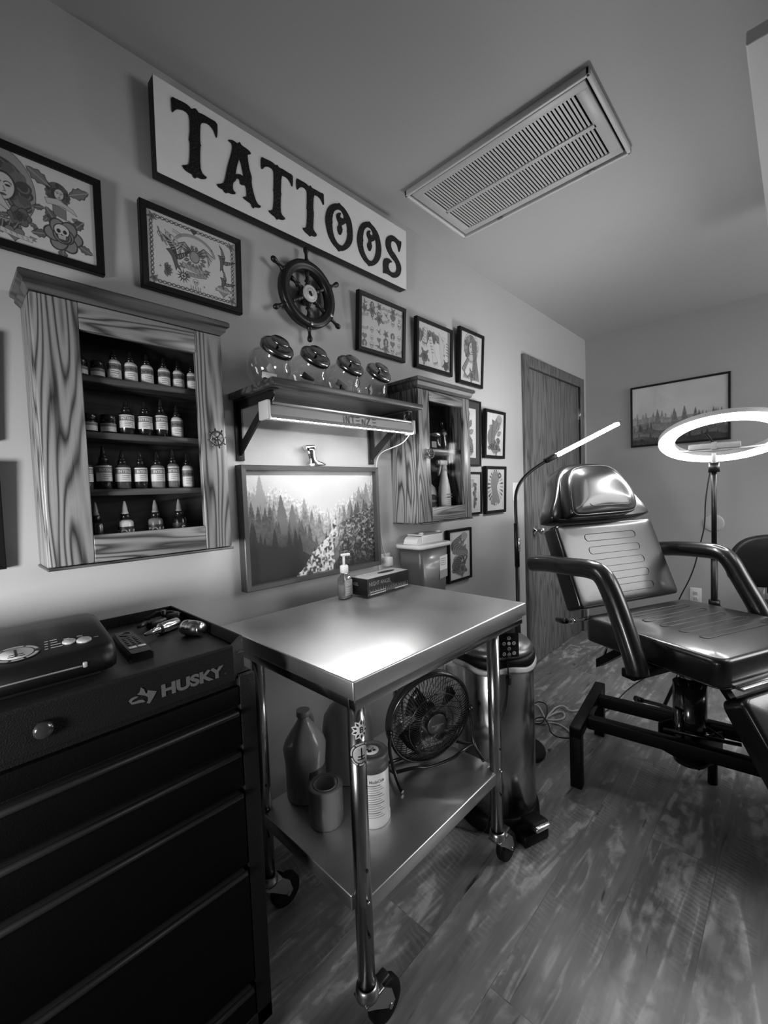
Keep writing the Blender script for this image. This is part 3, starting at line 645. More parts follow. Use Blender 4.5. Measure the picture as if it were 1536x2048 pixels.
picture('black framed flash sheet with a curly haired woman, heart and rose at upper left', -.072, .331, 1.81, 2.041, .017, flash_bust(27, 14.5, 16), 3)
picture('black framed flash sheet with an eagle inside a chain link border', .419, .711, 1.813, 2.041, .017, flash_eagle(18.6, 14.0, 18), 3)
picture('black framed sheet of many small designs hanging just right of the ship wheel', 1.214, 1.503, 1.808, 2.043, .017, flash_small(15.5, 12.2, 15, 4), 4)
picture('black framed drawing of clawed paws, middle of the three upper right frames', 1.581, 1.873, 1.805, 2.037, .017, flash_claws(20, 15.4, 11), 3)
picture('black framed drawing of a long haired lady, rightmost of the upper frames', 1.928, 2.168, 1.787, 2.075, .017, flash_lady(16, 19.8, 10), 3.5)
picture('large black framed rose drawing in a dark mat, half hidden behind the small oak cabinet', 1.85, 2.128, 1.35, 1.708, .010, flash_snake(20, 28, 7, 3, 1.6, .08), 1.5, mat_w=.036)
picture('black framed coiled snake drawing beside the door, upper of the two there', 2.168, 2.399, 1.40, 1.677, .017, flash_snake(19.7, 24.3, 7, 8, 1.5, .10), 3)
picture('black framed drawing of two tall figures under the dark matted frame', 1.90, 2.125, 1.083, 1.318, .012, flash_pair(20, 21, 7), 1.5)
picture('black framed coiled creature drawing beside the door, lower of the two there', 2.163, 2.399, 1.078, 1.353, .017, flash_sleeve(20.2, 24.1, 8), 2)
picture('black framed tall figure drawing behind the sharps container above the steel table', 1.788, 2.003, .742, 1.018, .013, flash_snake(19, 25, 7, 2, 3.5, .04), 1)
picture('black frame at the far left edge beside the large oak cabinet, lower one', -.20, .0965, 1.086, 1.325, .02, flash_small(26, 20, 5, 9), 2.5)
picture('black frame at the far left edge beside the large oak cabinet, upper one', -.20, .0915, 1.372, 1.61, .02, flash_small(26, 20, 5, 11), 2.5)
GREYF = wood('grey_frame_wood', 'X', .035, .085, 10, 1, .4)
picture('wide grey wood framed misty conifer valley with a creek under the strip light', .666, 1.283, .920, 1.330, .017, forest(58, 37.5, 9.5), 0, dep=.038, nm='landscape_picture', cat='picture', frame_mat=mat('grey_stained_frame', .045, .4, bump=.1, bscale=120), inset=.022, glassy=False)
picture('black framed misty forest picture on the back wall behind the ring light', 0, .62, 1.503, 1.97, .014, forest(59, 44, 5, False, 9), 0, dep=.022, nm='landscape_picture', cat='picture', rz=-PI/2, loc=(X1-.001, -.652, 1.503))

# ---------------------------------------------------------------- TATTOOS sign
LT = {}
LT['T1'] = [(0.5099, 2.344), (0.5251, 2.345), (0.5429, 2.348), (0.5586, 2.347), (0.5651, 2.341), (0.5749, 2.351), (0.5817, 2.349), (0.585, 2.344), (0.5957, 2.347), (0.6149, 2.347), (0.6407, 2.348), (0.6415, 2.33), (0.6391, 2.306), (0.6365, 2.304), (0.6316, 2.319), (0.6211, 2.328), (0.6066, 2.329), (0.5906, 2.32), (0.5878, 2.291), (0.5871, 2.259), (0.5905, 2.257), (0.5866, 2.251), (0.5842, 2.196), (0.5886, 2.182), (0.5955, 2.177), (0.6027, 2.177), (0.6011, 2.171), (0.5924, 2.166), (0.5828, 2.163), (0.5746, 2.164), (0.5683, 2.156), (0.5626, 2.159), (0.5607, 2.165), (0.548, 2.164), (0.5381, 2.168), (0.5318, 2.175), (0.5398, 2.179), (0.5481, 2.184), (0.553, 2.192), (0.5567, 2.227), (0.5572, 2.252), (0.5545, 2.256), (0.5565, 2.263), (0.5596, 2.294), (0.5589, 2.32), (0.5529, 2.327), (0.5394, 2.326), (0.527, 2.321), (0.5201, 2.315), (0.513, 2.304), (0.5104, 2.307), (0.5105, 2.325)]
LT['A'] = [(0.676, 2.319), (0.6868, 2.324), (0.6947, 2.324), (0.7052, 2.322), (0.7112, 2.333), (0.7175, 2.324), (0.7312, 2.324), (0.7435, 2.322), (0.7516, 2.316), (0.7372, 2.308), (0.7378, 2.295), (0.743, 2.263), (0.7504, 2.245), (0.7479, 2.225), (0.756, 2.194), (0.7637, 2.177), (0.772, 2.171), (0.7802, 2.172), (0.7775, 2.165), (0.7627, 2.16), (0.7569, 2.159), (0.7531, 2.152), (0.7468, 2.157), (0.7458, 2.164), (0.729, 2.166), (0.7155, 2.171), (0.7255, 2.176), (0.7306, 2.182), (0.7304, 2.2), (0.7275, 2.212), (0.7148, 2.206), (0.7082, 2.209), (0.7095, 2.218), (0.7035, 2.221), (0.6965, 2.216), (0.6933, 2.207), (0.6863, 2.201), (0.6837, 2.188), (0.6849, 2.176), (0.6927, 2.174), (0.6924, 2.169), (0.6802, 2.164), (0.6684, 2.163), (0.661, 2.157), (0.6546, 2.161), (0.653, 2.165), (0.6402, 2.164), (0.6318, 2.171), (0.6448, 2.177), (0.6555, 2.186), (0.6618, 2.206), (0.6688, 2.238), (0.6768, 2.264), (0.6848, 2.29), (0.6878, 2.306), (0.6849, 2.315), (0.6752, 2.315)]
LT['Ahole'] = [(0.7097, 2.283), (0.7145, 2.271), (0.7188, 2.251), (0.7232, 2.233), (0.7111, 2.236), (0.7001, 2.232), (0.6944, 2.227), (0.6982, 2.246), (0.7033, 2.265)]
LT['T2'] = [(0.7854, 2.326), (0.7976, 2.326), (0.8169, 2.329), (0.8313, 2.328), (0.8385, 2.325), (0.8451, 2.331), (0.8522, 2.324), (0.8662, 2.327), (0.884, 2.325), (0.9054, 2.327), (0.9061, 2.311), (0.9043, 2.289), (0.9014, 2.288), (0.8955, 2.3), (0.8829, 2.307), (0.8701, 2.307), (0.8603, 2.303), (0.8561, 2.247), (0.859, 2.244), (0.856, 2.236), (0.8537, 2.187), (0.8589, 2.176), (0.8702, 2.172), (0.8699, 2.167), (0.8619, 2.162), (0.8503, 2.159), (0.8453, 2.159), (0.8392, 2.153), (0.8352, 2.157), (0.8329, 2.16), (0.8195, 2.162), (0.8059, 2.169), (0.8178, 2.174), (0.8255, 2.182), (0.8298, 2.223), (0.83, 2.239), (0.8278, 2.244), (0.8298, 2.249), (0.8323, 2.301), (0.8278, 2.308), (0.8157, 2.309), (0.8035, 2.305), (0.7948, 2.297), (0.7896, 2.289), (0.785, 2.291)]
LT['T3'] = [(0.9207, 2.325), (0.9341, 2.324), (0.9533, 2.325), (0.9643, 2.324), (0.9738, 2.319), (0.98, 2.329), (0.9852, 2.321), (1.004, 2.323), (1.021, 2.322), (1.039, 2.326), (1.039, 2.313), (1.04, 2.288), (1.036, 2.286), (1.029, 2.299), (1.016, 2.305), (1.003, 2.305), (0.9934, 2.299), (0.9898, 2.25), (0.9931, 2.241), (0.9878, 2.188), (0.9916, 2.178), (1.004, 2.171), (1.002, 2.163), (0.9933, 2.158), (0.9804, 2.158), (0.9737, 2.151), (0.9683, 2.155), (0.955, 2.158), (0.9411, 2.168), (0.9531, 2.173), (0.9604, 2.18), (0.9651, 2.239), (0.962, 2.242), (0.9634, 2.248), (0.9662, 2.298), (0.9605, 2.306), (0.9467, 2.307), (0.9341, 2.3), (0.9244, 2.287), (0.9207, 2.292)]
LT['O1'] = [(1.044, 2.24), (1.053, 2.277), (1.068, 2.299), (1.091, 2.316), (1.106, 2.32), (1.112, 2.327), (1.119, 2.323), (1.141, 2.317), (1.161, 2.301), (1.175, 2.281), (1.18, 2.239), (1.177, 2.209), (1.16, 2.182), (1.132, 2.159), (1.115, 2.154), (1.108, 2.148), (1.101, 2.154), (1.075, 2.167), (1.057, 2.19), (1.049, 2.216)]
LT['O1h'] = [(1.077, 2.253), (1.084, 2.28), (1.096, 2.294), (1.111, 2.302), (1.125, 2.302), (1.136, 2.291), (1.136, 2.28), (1.124, 2.275), (1.115, 2.278), (1.122, 2.292), (1.116, 2.293), (1.101, 2.284), (1.098, 2.271), (1.103, 2.26), (1.111, 2.251), (1.1, 2.231), (1.113, 2.205), (1.129, 2.232), (1.121, 2.25), (1.137, 2.258), (1.147, 2.272), (1.153, 2.25), (1.151, 2.238), (1.154, 2.233), (1.149, 2.209), (1.139, 2.19), (1.124, 2.174), (1.104, 2.174), (1.087, 2.189), (1.079, 2.209), (1.077, 2.236), (1.079, 2.24)]
LT['O2'] = [(1.203, 2.237), (1.211, 2.271), (1.228, 2.301), (1.255, 2.317), (1.265, 2.319), (1.271, 2.325), (1.278, 2.319), (1.304, 2.311), (1.325, 2.292), (1.336, 2.262), (1.34, 2.236), (1.333, 2.204), (1.314, 2.176), (1.289, 2.157), (1.272, 2.152), (1.267, 2.148), (1.261, 2.152), (1.234, 2.164), (1.213, 2.188), (1.204, 2.217)]
LT['O2h'] = [(1.233, 2.246), (1.24, 2.276), (1.25, 2.291), (1.264, 2.299), (1.28, 2.299), (1.291, 2.287), (1.291, 2.278), (1.279, 2.273), (1.272, 2.278), (1.278, 2.289), (1.27, 2.29), (1.258, 2.281), (1.256, 2.266), (1.262, 2.257), (1.269, 2.249), (1.255, 2.227), (1.271, 2.204), (1.286, 2.23), (1.278, 2.249), (1.295, 2.256), (1.306, 2.271), (1.309, 2.252), (1.31, 2.234), (1.306, 2.209), (1.29, 2.179), (1.273, 2.17), (1.257, 2.175), (1.24, 2.194), (1.233, 2.217), (1.234, 2.233), (1.237, 2.237)]
LT['S'] = [(1.465, 2.321), (1.463, 2.298), (1.453, 2.271), (1.448, 2.27), (1.443, 2.288), (1.432, 2.301), (1.413, 2.302), (1.4, 2.294), (1.397, 2.276), (1.406, 2.26), (1.422, 2.253), (1.444, 2.236), (1.46, 2.22), (1.464, 2.201), (1.456, 2.176), (1.435, 2.157), (1.409, 2.149), (1.387, 2.153), (1.362, 2.153), (1.349, 2.148), (1.351, 2.168), (1.349, 2.191), (1.356, 2.21), (1.373, 2.218), (1.391, 2.219), (1.407, 2.212), (1.388, 2.204), (1.38, 2.19), (1.386, 2.172), (1.406, 2.168), (1.429, 2.179), (1.436, 2.199), (1.427, 2.218), (1.399, 2.23), (1.374, 2.25), (1.365, 2.273), (1.371, 2.3), (1.391, 2.317), (1.411, 2.324), (1.433, 2.321), (1.452, 2.315)]
sg = thing('wooden_sign', 'long white wooden sign with black carved letters TATTOOS just under the ceiling', 'sign', (.985, -.002, 2.122), 0, rx=math.radians(2.2))
SX, SZ = .985, 2.122
b = MB(); b.bbox(.4645-SX, 1.5-SX, -.040, -.002, 0, .250, .003, seg=2)
b.build('board', mat('sign_edge_black', .008, .6), sg)
b = MB(); b.prism(rrect(.4655-SX, 1.499-SX, .001, .249, .004), -.0412, -.0398); b.build('painted_face', paint('sign_white', .66, 14, .06, .5), sg)
LETTER = mat('letter_black', .004, .35, bump=1.0, bscale=160, spec=.3)
for nm, holes in (('T1', ()), ('A', ('Ahole',)), ('T2', ()), ('T3', ()), ('O1', ('O1h',)), ('O2', ('O2h',)), ('S', ())):
    cv = lambda q: smooth_pts([(x-SX, z-SZ-.004) for x, z in q], 1)
    lm = MB(); lm.prism(cv(LT[nm]), -.0445, -.041, holes=[cv(LT[h]) for h in holes]); lm.build('letter', LETTER, sg)

# ---------------------------------------------------------------- ship wheel
wh = thing('ship_wheel', 'dark wooden ship wheel with six handles and a pale metal hub on the wall', 'wall decoration', (.965, -.002, 1.945))
DK = mat('dark_wheel_wood', .009, .36, spec=.4)
M = RX(PI/2)
def whl(prof): return MB().lathe(prof, M, 56, False, False)
rm = MB(); rm.lathe([(.083, .014), (.083, .036), (.087, .040), (.092, .040), (.095, .044), (.108, .044), (.112, .040), (.117, .038), (.117, .014), (.083, .014)], M, 56, False, False); rm.build('rim', DK, wh)
for k in range(6):
    a = PI/2+k*PI/3; sp = MB(); d = Vector((math.cos(a), 0, math.sin(a))); o = Vector((0, -.028, 0))
    prof = [(.022, .007), (.035, .010), (.042, .006), (.048, .011), (.056, .006), (.066, .006), (.074, .009), (.085, .007)]
    sp.tube([o+d*r for r, _ in prof], [q for _, q in prof], 12); sp.build('spoke', DK, wh)
    hd = MB(); prof = [(.115, .011), (.120, .011), (.124, .007), (.133, .0055), (.143, .006), (.152, .0095), (.160, .0098), (.166, .006), (.168, .001)]
    hd.tube([o+d*r for r, _ in prof], [q for _, q in prof], 12); hd.build('handle', DK, wh)
    if k in (3, 4): MB().bbox(-.006, .006, -.0025, 0, -.006, .006, .001, T(.106*d.x, -.044, .106*d.z)).build('inlay', mat('brass_plain', .28, .35, 1), wh)
hb = MB(); hb.lathe([(.030, .008), (.030, .040), (.0, .040)], M, 32); hb.build('hub_block', DK, wh)
hb = MB(); hb.lathe([(.030, .040), (.030, .044), (.025, .046), (.022, .044), (.018, .047), (.013, .046), (.011, .048), (.0095, .044), (.009, .041)], M, 36, False, False); hb.build('hub_plate', mat('pale_brass', .45, .5, .3), wh)

# ---------------------------------------------------------------- oak wall cabinets
OAKV = wood('oak_vertical', 'Z', .024, .25, 24, .85); OAKH = wood('oak_horizontal', 'X', .024, .20, 24, 1.0); OAKD2 = wood('oak_interior_shade', 'X', .008, .035, 12, 1.0)  # OAKD2: the same oak with the dim cabinet interior's shade in its colour
OAKSH = wood('oak_shelf_shaded', 'X', .02, .085, 14, 1.0)  # shelf oak, its colour darkened for the shade behind the glass doors
OAKC = wood('oak_crown', 'X', .022, .085, 14, .8)
def wheel_knob(parent, x, y, z, r=.019):
    k = MB(); M_ = T(x, y, z) @ RX(PI/2); k.lathe([(.004, 0), (.004, .012), (.0, .012)], M_, 12)
    pts = [(r*math.cos(a*PI/12), r*math.sin(a*PI/12), .014) for a in range(24)]; k.tube(pts, .0028, 8, True, M_)
    for i in range(8):
        a = i*PI/4+.2; k.cyl((0, 0, .014), (r*1.45*math.cos(a), r*1.45*math.sin(a), .014), .0014, .0022, 8, M=M_)
    k.lathe([(.006, .010), (.006, .018), (.0, .019)], M_, 12); k.build('wheel_knob', mat('dark_pewter', .10, .35, .9), parent)
def cabinet(name, label, x0, x1, z0, z1, dep, ox0, ox1, oz0, oz1, shelves, dth=.02, crown=.045, over=.028, left_side=True, knob=None):
    W, Hh = x1-x0, z1-z0; t = thing(name, label, 'wall cabinet', (x0, -.0005, z0)); D = dep-dth
    for xa in (0, W-.016): MB().bbox(xa, xa+.016, -D, 0, 0, Hh, .002).build('side_panel', OAKV, t)
    MB().box(.016, W-.016, -D, -.006, 0, .014).build('bottom_panel', OAKH, t); MB().box(.016, W-.016, -D, -.006, Hh-.014, Hh).build('top_panel', OAKH, t)
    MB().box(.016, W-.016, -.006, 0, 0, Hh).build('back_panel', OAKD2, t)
    for s_ in shelves: MB().bbox(.017, W-.017, -D+.012, -.007, s_-z0-.016, s_-z0, .002).build('shelf', OAKSH, t)
    d = MB(); d.name = 1
    a0, a1, b0, b1 = ox0-x0, ox1-x0, oz0-z0, oz1-z0
    door = MB(); door.bbox(.001, a0, -dep, -D-.001, .002, Hh-.002, .003); door.bbox(a1, W-.001, -dep, -D-.001, .002, Hh-.002, .003)
    dob = door.build('door', OAKV, t)
    MB().bbox(a0, a1, -dep+.0006, -D-.001, .002, b0, .002).build('bottom_rail', OAKH, dob); MB().bbox(a0, a1, -dep+.0006, -D-.001, b1, Hh-.002, .002).build('top_rail', OAKH, dob)
    MB().box(a0-.004, a1+.004, -D-.009, -D-.006, b0-.004, b1+.004).build('glass', glass('cabinet_glass', .93, .035, .08), dob)
    if knob: wheel_knob(dob, knob[0]-x0, -dep, knob[1]-z0)
    c = MB(); prof = [(.0, 0), (.004, .004), (.010, .010), (over-.008, crown-.018), (over, crown-.014), (over, crown-.004), (over-.004, crown)]
    R = [[(-p, 0, Hh+z), (-p, -dep-p, Hh+z), (W+p, -dep-p, Hh+z), (W+p, 0, Hh+z)] for p, z in prof]
    c.loft(R, True, True, None, False); c.build('crown_moulding', OAKC, t)
    f_ = MB(); f_.bbox(-.003, W+.003, -dep-.003, 0, -.006, .0, .002); f_.build('bottom_trim', OAKC, t)
    return t
C1 = (.157, .579, 1.086, 1.684)
cabinet('display_cabinet', 'large oak wall cabinet with a glass door, full of ink bottles, at left', *C1, .13, .243, .505, 1.152, 1.622, (1.530, 1.396, 1.259), knob=(.545, 1.392), crown=.036, over=.018)
cabinet('display_cabinet', 'small narrow oak wall cabinet with a glass door right of the strip light', 1.402, 1.79, 1.088, 1.655, .165, 1.478, 1.735, 1.152, 1.608, (1.412,), crown=.042, over=.022, knob=(1.462, 1.382))

# ---------------------------------------------------------------- ink bottles
def plastic(v): return mat('ink_%03d' % round(v*1000), v, .22, coat=.6)
LBL = mat('label_white', .62, .5); LBLG = mat('label_band', .16, .5); LTXT = mat('label_print', .03, .5)
CACHE = {}
def bottle(label, x, y, z, r, h, body, cap, lab, brand='INTENZE', jar=False, group=None, style=0):
    t = thing('ink_jar' if jar else 'ink_bottle', label, 'ink jar' if jar else 'ink bottle', (x, y, z), random.uniform(-.25, .25), group)
    key = (r, h, brand, style, jar)
    if key not in CACHE:
        b = MB(); c = MB(); l = MB(); k_ = MB()
        if jar:
            b.lathe([(0, 0), (r-.002, 0), (r, .002), (r, h*.62), (r*.95, h*.66), (0, h*.66)], n=28)
            c.lathe([(r*1.03, h*.64), (r*1.03, h*.98), (r*.97, h), (0, h)], n=28)
            l.lathe([(r+.0004, h*.10), (r+.0004, h*.52)], n=28, cap0=False, cap1=False); l.mi = 1
            l.lathe([(r+.0007, h*.36), (r+.0007, h*.50)], n=28, cap0=False, cap1=False)
        else:
            hb_ = h*.62
            b.lathe([(0, 0), (r-.002, 0), (r, .002), (r, hb_-.008), (r*.93, hb_-.003), (r*.7, hb_), (r*.5, hb_+.002), (0, hb_+.002)], n=28)
            k_.lathe([(r*.62, hb_+.001), (r*.62, hb_+h*.11), (r*.50, hb_+h*.125), (0, hb_+h*.125)], n=20)
            c.lathe([(r*.46, hb_+h*.12), (r*.42, hb_+h*.16), (r*.36, hb_+h*.17), (r*.33, hb_+h*.24), (r*.17, h*.97), (r*.12, h), (0, h)], n=20)
            if brand:
                z0_, z1_ = (hb_*.08, hb_*.86) if style == 1 else ((hb_*.30, hb_*.88) if style == 0 else (hb_*.44, hb_*.80))
                l.mi = 0 if style != 2 else 2
                l.lathe([(r+.0004, z0_), (r+.0004, z1_)], n=32, cap0=False, cap1=False)
                if style != 2:
                    l.mi = 1; l.lathe([(r+.0006, z0_+(z1_-z0_)*.55), (r+.0006, z0_+(z1_-z0_)*.92)], n=32, cap0=False, cap1=False)
                    l.mi = 0 if style == 0 else 2; wrap_text(l, brand, r*.62, r+.0009, z0_+(z1_-z0_)*.63, sx=.85, bold=.02)
                    l.mi = 2
                    for q in (.42, .30, .16):
                        a = [(-.5-.16*(q < .4), ), ]
                        pts = [((r+.0008)*math.cos(-PI/2+u), (r+.0008)*math.sin(-PI/2+u), z0_+(z1_-z0_)*q) for u in np.linspace(-.55, .55 if q > .2 else .1, 8)]
                        l.tube(pts, .0005, 4)
                else:
                    l.mi = 0; wrap_text(l, brand, h*.17, r+.0009, z0_+.006, sx=1.0, bold=.03)
        CACHE[key] = (b, c, l, k_)
    b, c, l, k_ = CACHE[key]
    if k_.v: k_.build('collar', CAPB, t)
    b.build('body', body, t); c.build('cap' if jar else 'nozzle_cap', cap, t)
    if l.v: l.build('label', [LBL, LBLG, LTXT], t)
    return t
random.seed(4)
CAPB = mat('cap_black', .008, .25, coat=.3); CAPG = mat('cap_grey', .18, .4); CAPW = mat('cap_white', .5, .4)
ordn = ['first', 'second', 'third', 'fourth', 'fifth', 'sixth', 'seventh', 'eighth']
GR = 'ink bottles in the large oak cabinet'
yb = -.072
for i, (x, v) in enumerate([(.323, .5), (.360, .55), (.398, .6), (.440, .45), (.477, .5), (.514, .52)]):
    bottle('small pale ink bottle, %s from left on the top shelf of the large cabinet' % ordn[i+2], x, yb, 1.530, .0148, .080, plastic(v), CAPB, 1, group=GR, style=1)
for i, x in enumerate((.252, .287)): bottle('short dark ink jar, %s from the left on the top shelf of the large cabinet' % ordn[i], x, yb, 1.530, .0145, .040, plastic(.03), CAPB, 1, jar=True, group=GR)
for i, x in enumerate((.262, .302)): bottle('short dark ink jar, %s from the left on the second shelf of the large cabinet' % ordn[i], x, yb, 1.396, .0165, .046, plastic(.012), CAPB, 1, jar=True, group=GR)
for i, (x, v, s_) in enumerate([(.343, .012, 0), (.386, .010, 0), (.426, .014, 0), (.466, .55, 1)]):
    bottle(('dark' if v < .1 else 'white')+' ink bottle, %s from the left on the second shelf of the large cabinet' % ordn[i+2], x, yb, 1.396, .0172 if i < 2 else .0152, .090 if i != 2 else .102, plastic(v), CAPB, 1, group=GR, style=s_)
for i, (x, v, s_, r_) in enumerate([(.248, .05, 0, .015), (.286, .012, 0, .0165), (.327, .06, 0, .017), (.368, .014, 0, .0152), (.409, .22, 0, .017), (.449, .16, 0, .0152), (.487, .5, 1, .0155)]):
    bottle(('pale' if v > .4 else 'mid grey' if v > .1 else 'dark')+' ink bottle, %s from the left on the third shelf of the large cabinet' % ordn[i], x, yb, 1.259, r_, .098+.008*(i in (1, 5)), plastic(v), CAPB, 1, group=GR, style=s_)
for i, (x, v, cp, br) in enumerate([(.262, .008, CAPG, ''), (.326, .55, CAPW, 'SOLID'), (.397, .14, CAPG, 'SOLID'), (.458, .006, CAPG, 'S')]):
    bottle(['black', 'white', 'grey', 'shiny black'][i]+' ink bottle, %s from the left on the bottom of the large cabinet' % ordn[i], x, yb, 1.1005, .0178, .128, plastic(v), cp, 1, br, group=GR, style=2)

# things in the small cabinet
t = thing('glass_jar', 'small clear glass jar with a shiny lid on the shelf of the small oak cabinet', 'jar', (1.607, -.085, 1.412))
b = MB(); b.lathe([(0, 0), (.033, 0), (.035, .003), (.035, .055), (.031, .060)], n=32, cap1=False); b.build('body', glass('jar_glass', .86, 1.6), t)
b = MB(); b.lathe([(.034, .058), (.034, .074), (.030, .078), (0, .078)], n=32); b.build('lid', CHROME, t)
wb = MB(); wb.box(-.018, .018, -.003, .003, .012, .04); tag(wb.build('needle_packet', mat('packet_pale', .35, .5), None, (1.607, -.085, 1.412)), 'pale packet standing in the clear jar in the small oak cabinet', 'packet')
t = thing('tall_bottle', 'tall black glass bottle on the shelf of the small oak cabinet', 'bottle', (1.668, -.085, 1.412))
b = MB(); b.lathe([(0, 0), (.024, 0), (.026, .003), (.026, .085), (.018, .100), (.010, .106), (.010, .122), (0, .122)], n=28); b.build('body', mat('black_glass', .006, .08, coat=1), t)
b = MB(); b.lathe([(.011, .115), (.011, .138), (0, .139)], n=20); b.build('cap', CAPB, t)
b = MB(); b.mi = 0; b.lathe([(.0263, .07), (.0263, .084)], n=28, cap0=False, cap1=False); b.mi = 1; wrap_text(b, 'CLEAN', .011, .0268, .0725, bold=.01); b.build('label', [mat('label_dark', .03, .5), LBL], t)
t = thing('spray_bottle', 'white trigger spray bottle standing in the bottom of the small oak cabinet', 'spray bottle', (1.640, -.114, 1.1025), .12)
WP = mat('white_plastic', .6, .35)
b = MB(); R = []
for z, rx_, ry_ in ((0, .036, .024), (.004, .038, .026), (.10, .038, .026), (.135, .034, .024), (.175, .022, .018), (.205, .014, .013), (.215, .013, .013)):
    R.append([(rx_*math.cos(a*PI/16), ry_*math.sin(a*PI/16), z) for a in range(32)])
b.loft(R, True, True); b.build('body', WP, t)
b = MB(); b.cyl((0, 0, .213), (0, 0, .237), .0145, .0135, 20); b.build('collar', mat('trigger_pale', .5, .4), t)
b = MB(); b.bbox(-.05, .022, -.011, .011, .236, .262, .006, seg=3); b.bbox(-.062, -.048, -.007, .007, .242, .258, .003); b.build('nozzle_head', mat('trigger_pale', .5, .4), t)
b = MB(); b.tube([(-.028, 0, .240), (-.038, 0, .222), (-.046, 0, .200), (-.052, 0, .190)], [.006, .006, .005, .004], 8); b.build('trigger', mat('trigger_pale', .5, .4), t)
b = MB(); b.mi = 0
def lab(txt, size, z, mi): b.mi = mi; put_text(b, txt, size, T(.002, -.0266, z) @ WALLXZ, .01)
lab('MADACIDE', .0095, .099, 1); b.mi = 1; b.box(-.022, .024, -.0268, -.0262, .086, .092)
for i in range(8): b.box(-.020, .022-.006*(i % 3), -.0268, -.0262, .076-.008*i, .0775-.008*i)
b.build('label', [LBL, mat('label_grey_print', .12, .5)], t)
t = thing('alcohol_jug', 'white handled jug with a dark oval label behind the spray bottle in the small cabinet', 'jug', (1.572, -.053, 1.1025))
b = MB(); R = []
for z, k in ((0, .9), (.004, 1), (.11, 1), (.135, .85), (.155, .5), (.165, .38), (.185, .38)): R.append([(x*k, y*k, z) for x, y in rrect(-.048, .048, -.045, .045, .02, 5)])
b.loft(R, True, True); b.build('body', WP, t)
MB().cyl((0, 0, .18), (0, 0, .202), .02, n=24).build('cap', WP, t)
b = MB(); b.tube([(-.018, 0, .18), (-.03, 0, .205), (-.045, 0, .20), (-.050, 0, .165), (-.044, 0, .13)], .007, 10); b.build('handle', WP, t)
b = MB(); b.mi = 0; b.prism(circ(0, .075, .032, .030, 32), -.0462, -.0455); b.mi = 1; put_text(b, 'ALCOHOL', .0125, T(0, -.0466, .070) @ WALLXZ, .015); b.build('label', [mat('label_darkgrey', .03, .5), LBL], t)

# ---------------------------------------------------------------- shelf, brackets, jars
SHX0, SHX1, SHT, SHD = .655, 1.312, 1.556, .265
sh = thing('wall_shelf', 'dark wooden wall shelf on black brackets carrying the round glass jars', 'shelf', (SHX0, -.0005, SHT))
b = MB(); b.bbox(0, SHX1-SHX0, -SHD, 0, -.019, 0, .003); b.build('board', wood('shelf_wood', 'X', .02, .075, 13, 1.0, .4), sh)
BM = mat('black_metal', .010, .38)
for bx in (.030, .622):
    b = MB(); S = (SHT-.0195)-1.345
    for xx in (0,):
        b.bbox(bx-.014, bx+.014, -.006, 0, -.0195-S, -.0195, .001); b.bbox(bx-.014, bx+.014, -.225, 0, -.026, -.0195, .001)
        pass
        P = [(-.004, -.024), (-.222, -.024), (-.222, -.036), (-.004, -.0195-S+.012)]; Hs = [(-.028, -.050), (-.165, -.050), (-.028, -.145)]
        Mx = T(bx, 0, 0) @ RZ(PI/2)
        b.prism(P, -.003, .003, Mx, holes=[Hs])
    b.build('bracket', BM, sh)
    for z in (-.06, -.195): MB().lathe([(.0042, 0), (.003, .002), (0, .0025)], T(bx, -.006, z) @ RX(PI/2), 12).build('screw', CHROME, sh)
GLS = glass('candy_jar_glass', .90, 2.2)
JL = ['leftmost and largest looking', 'second from the left', 'third from the left', 'rightmost']
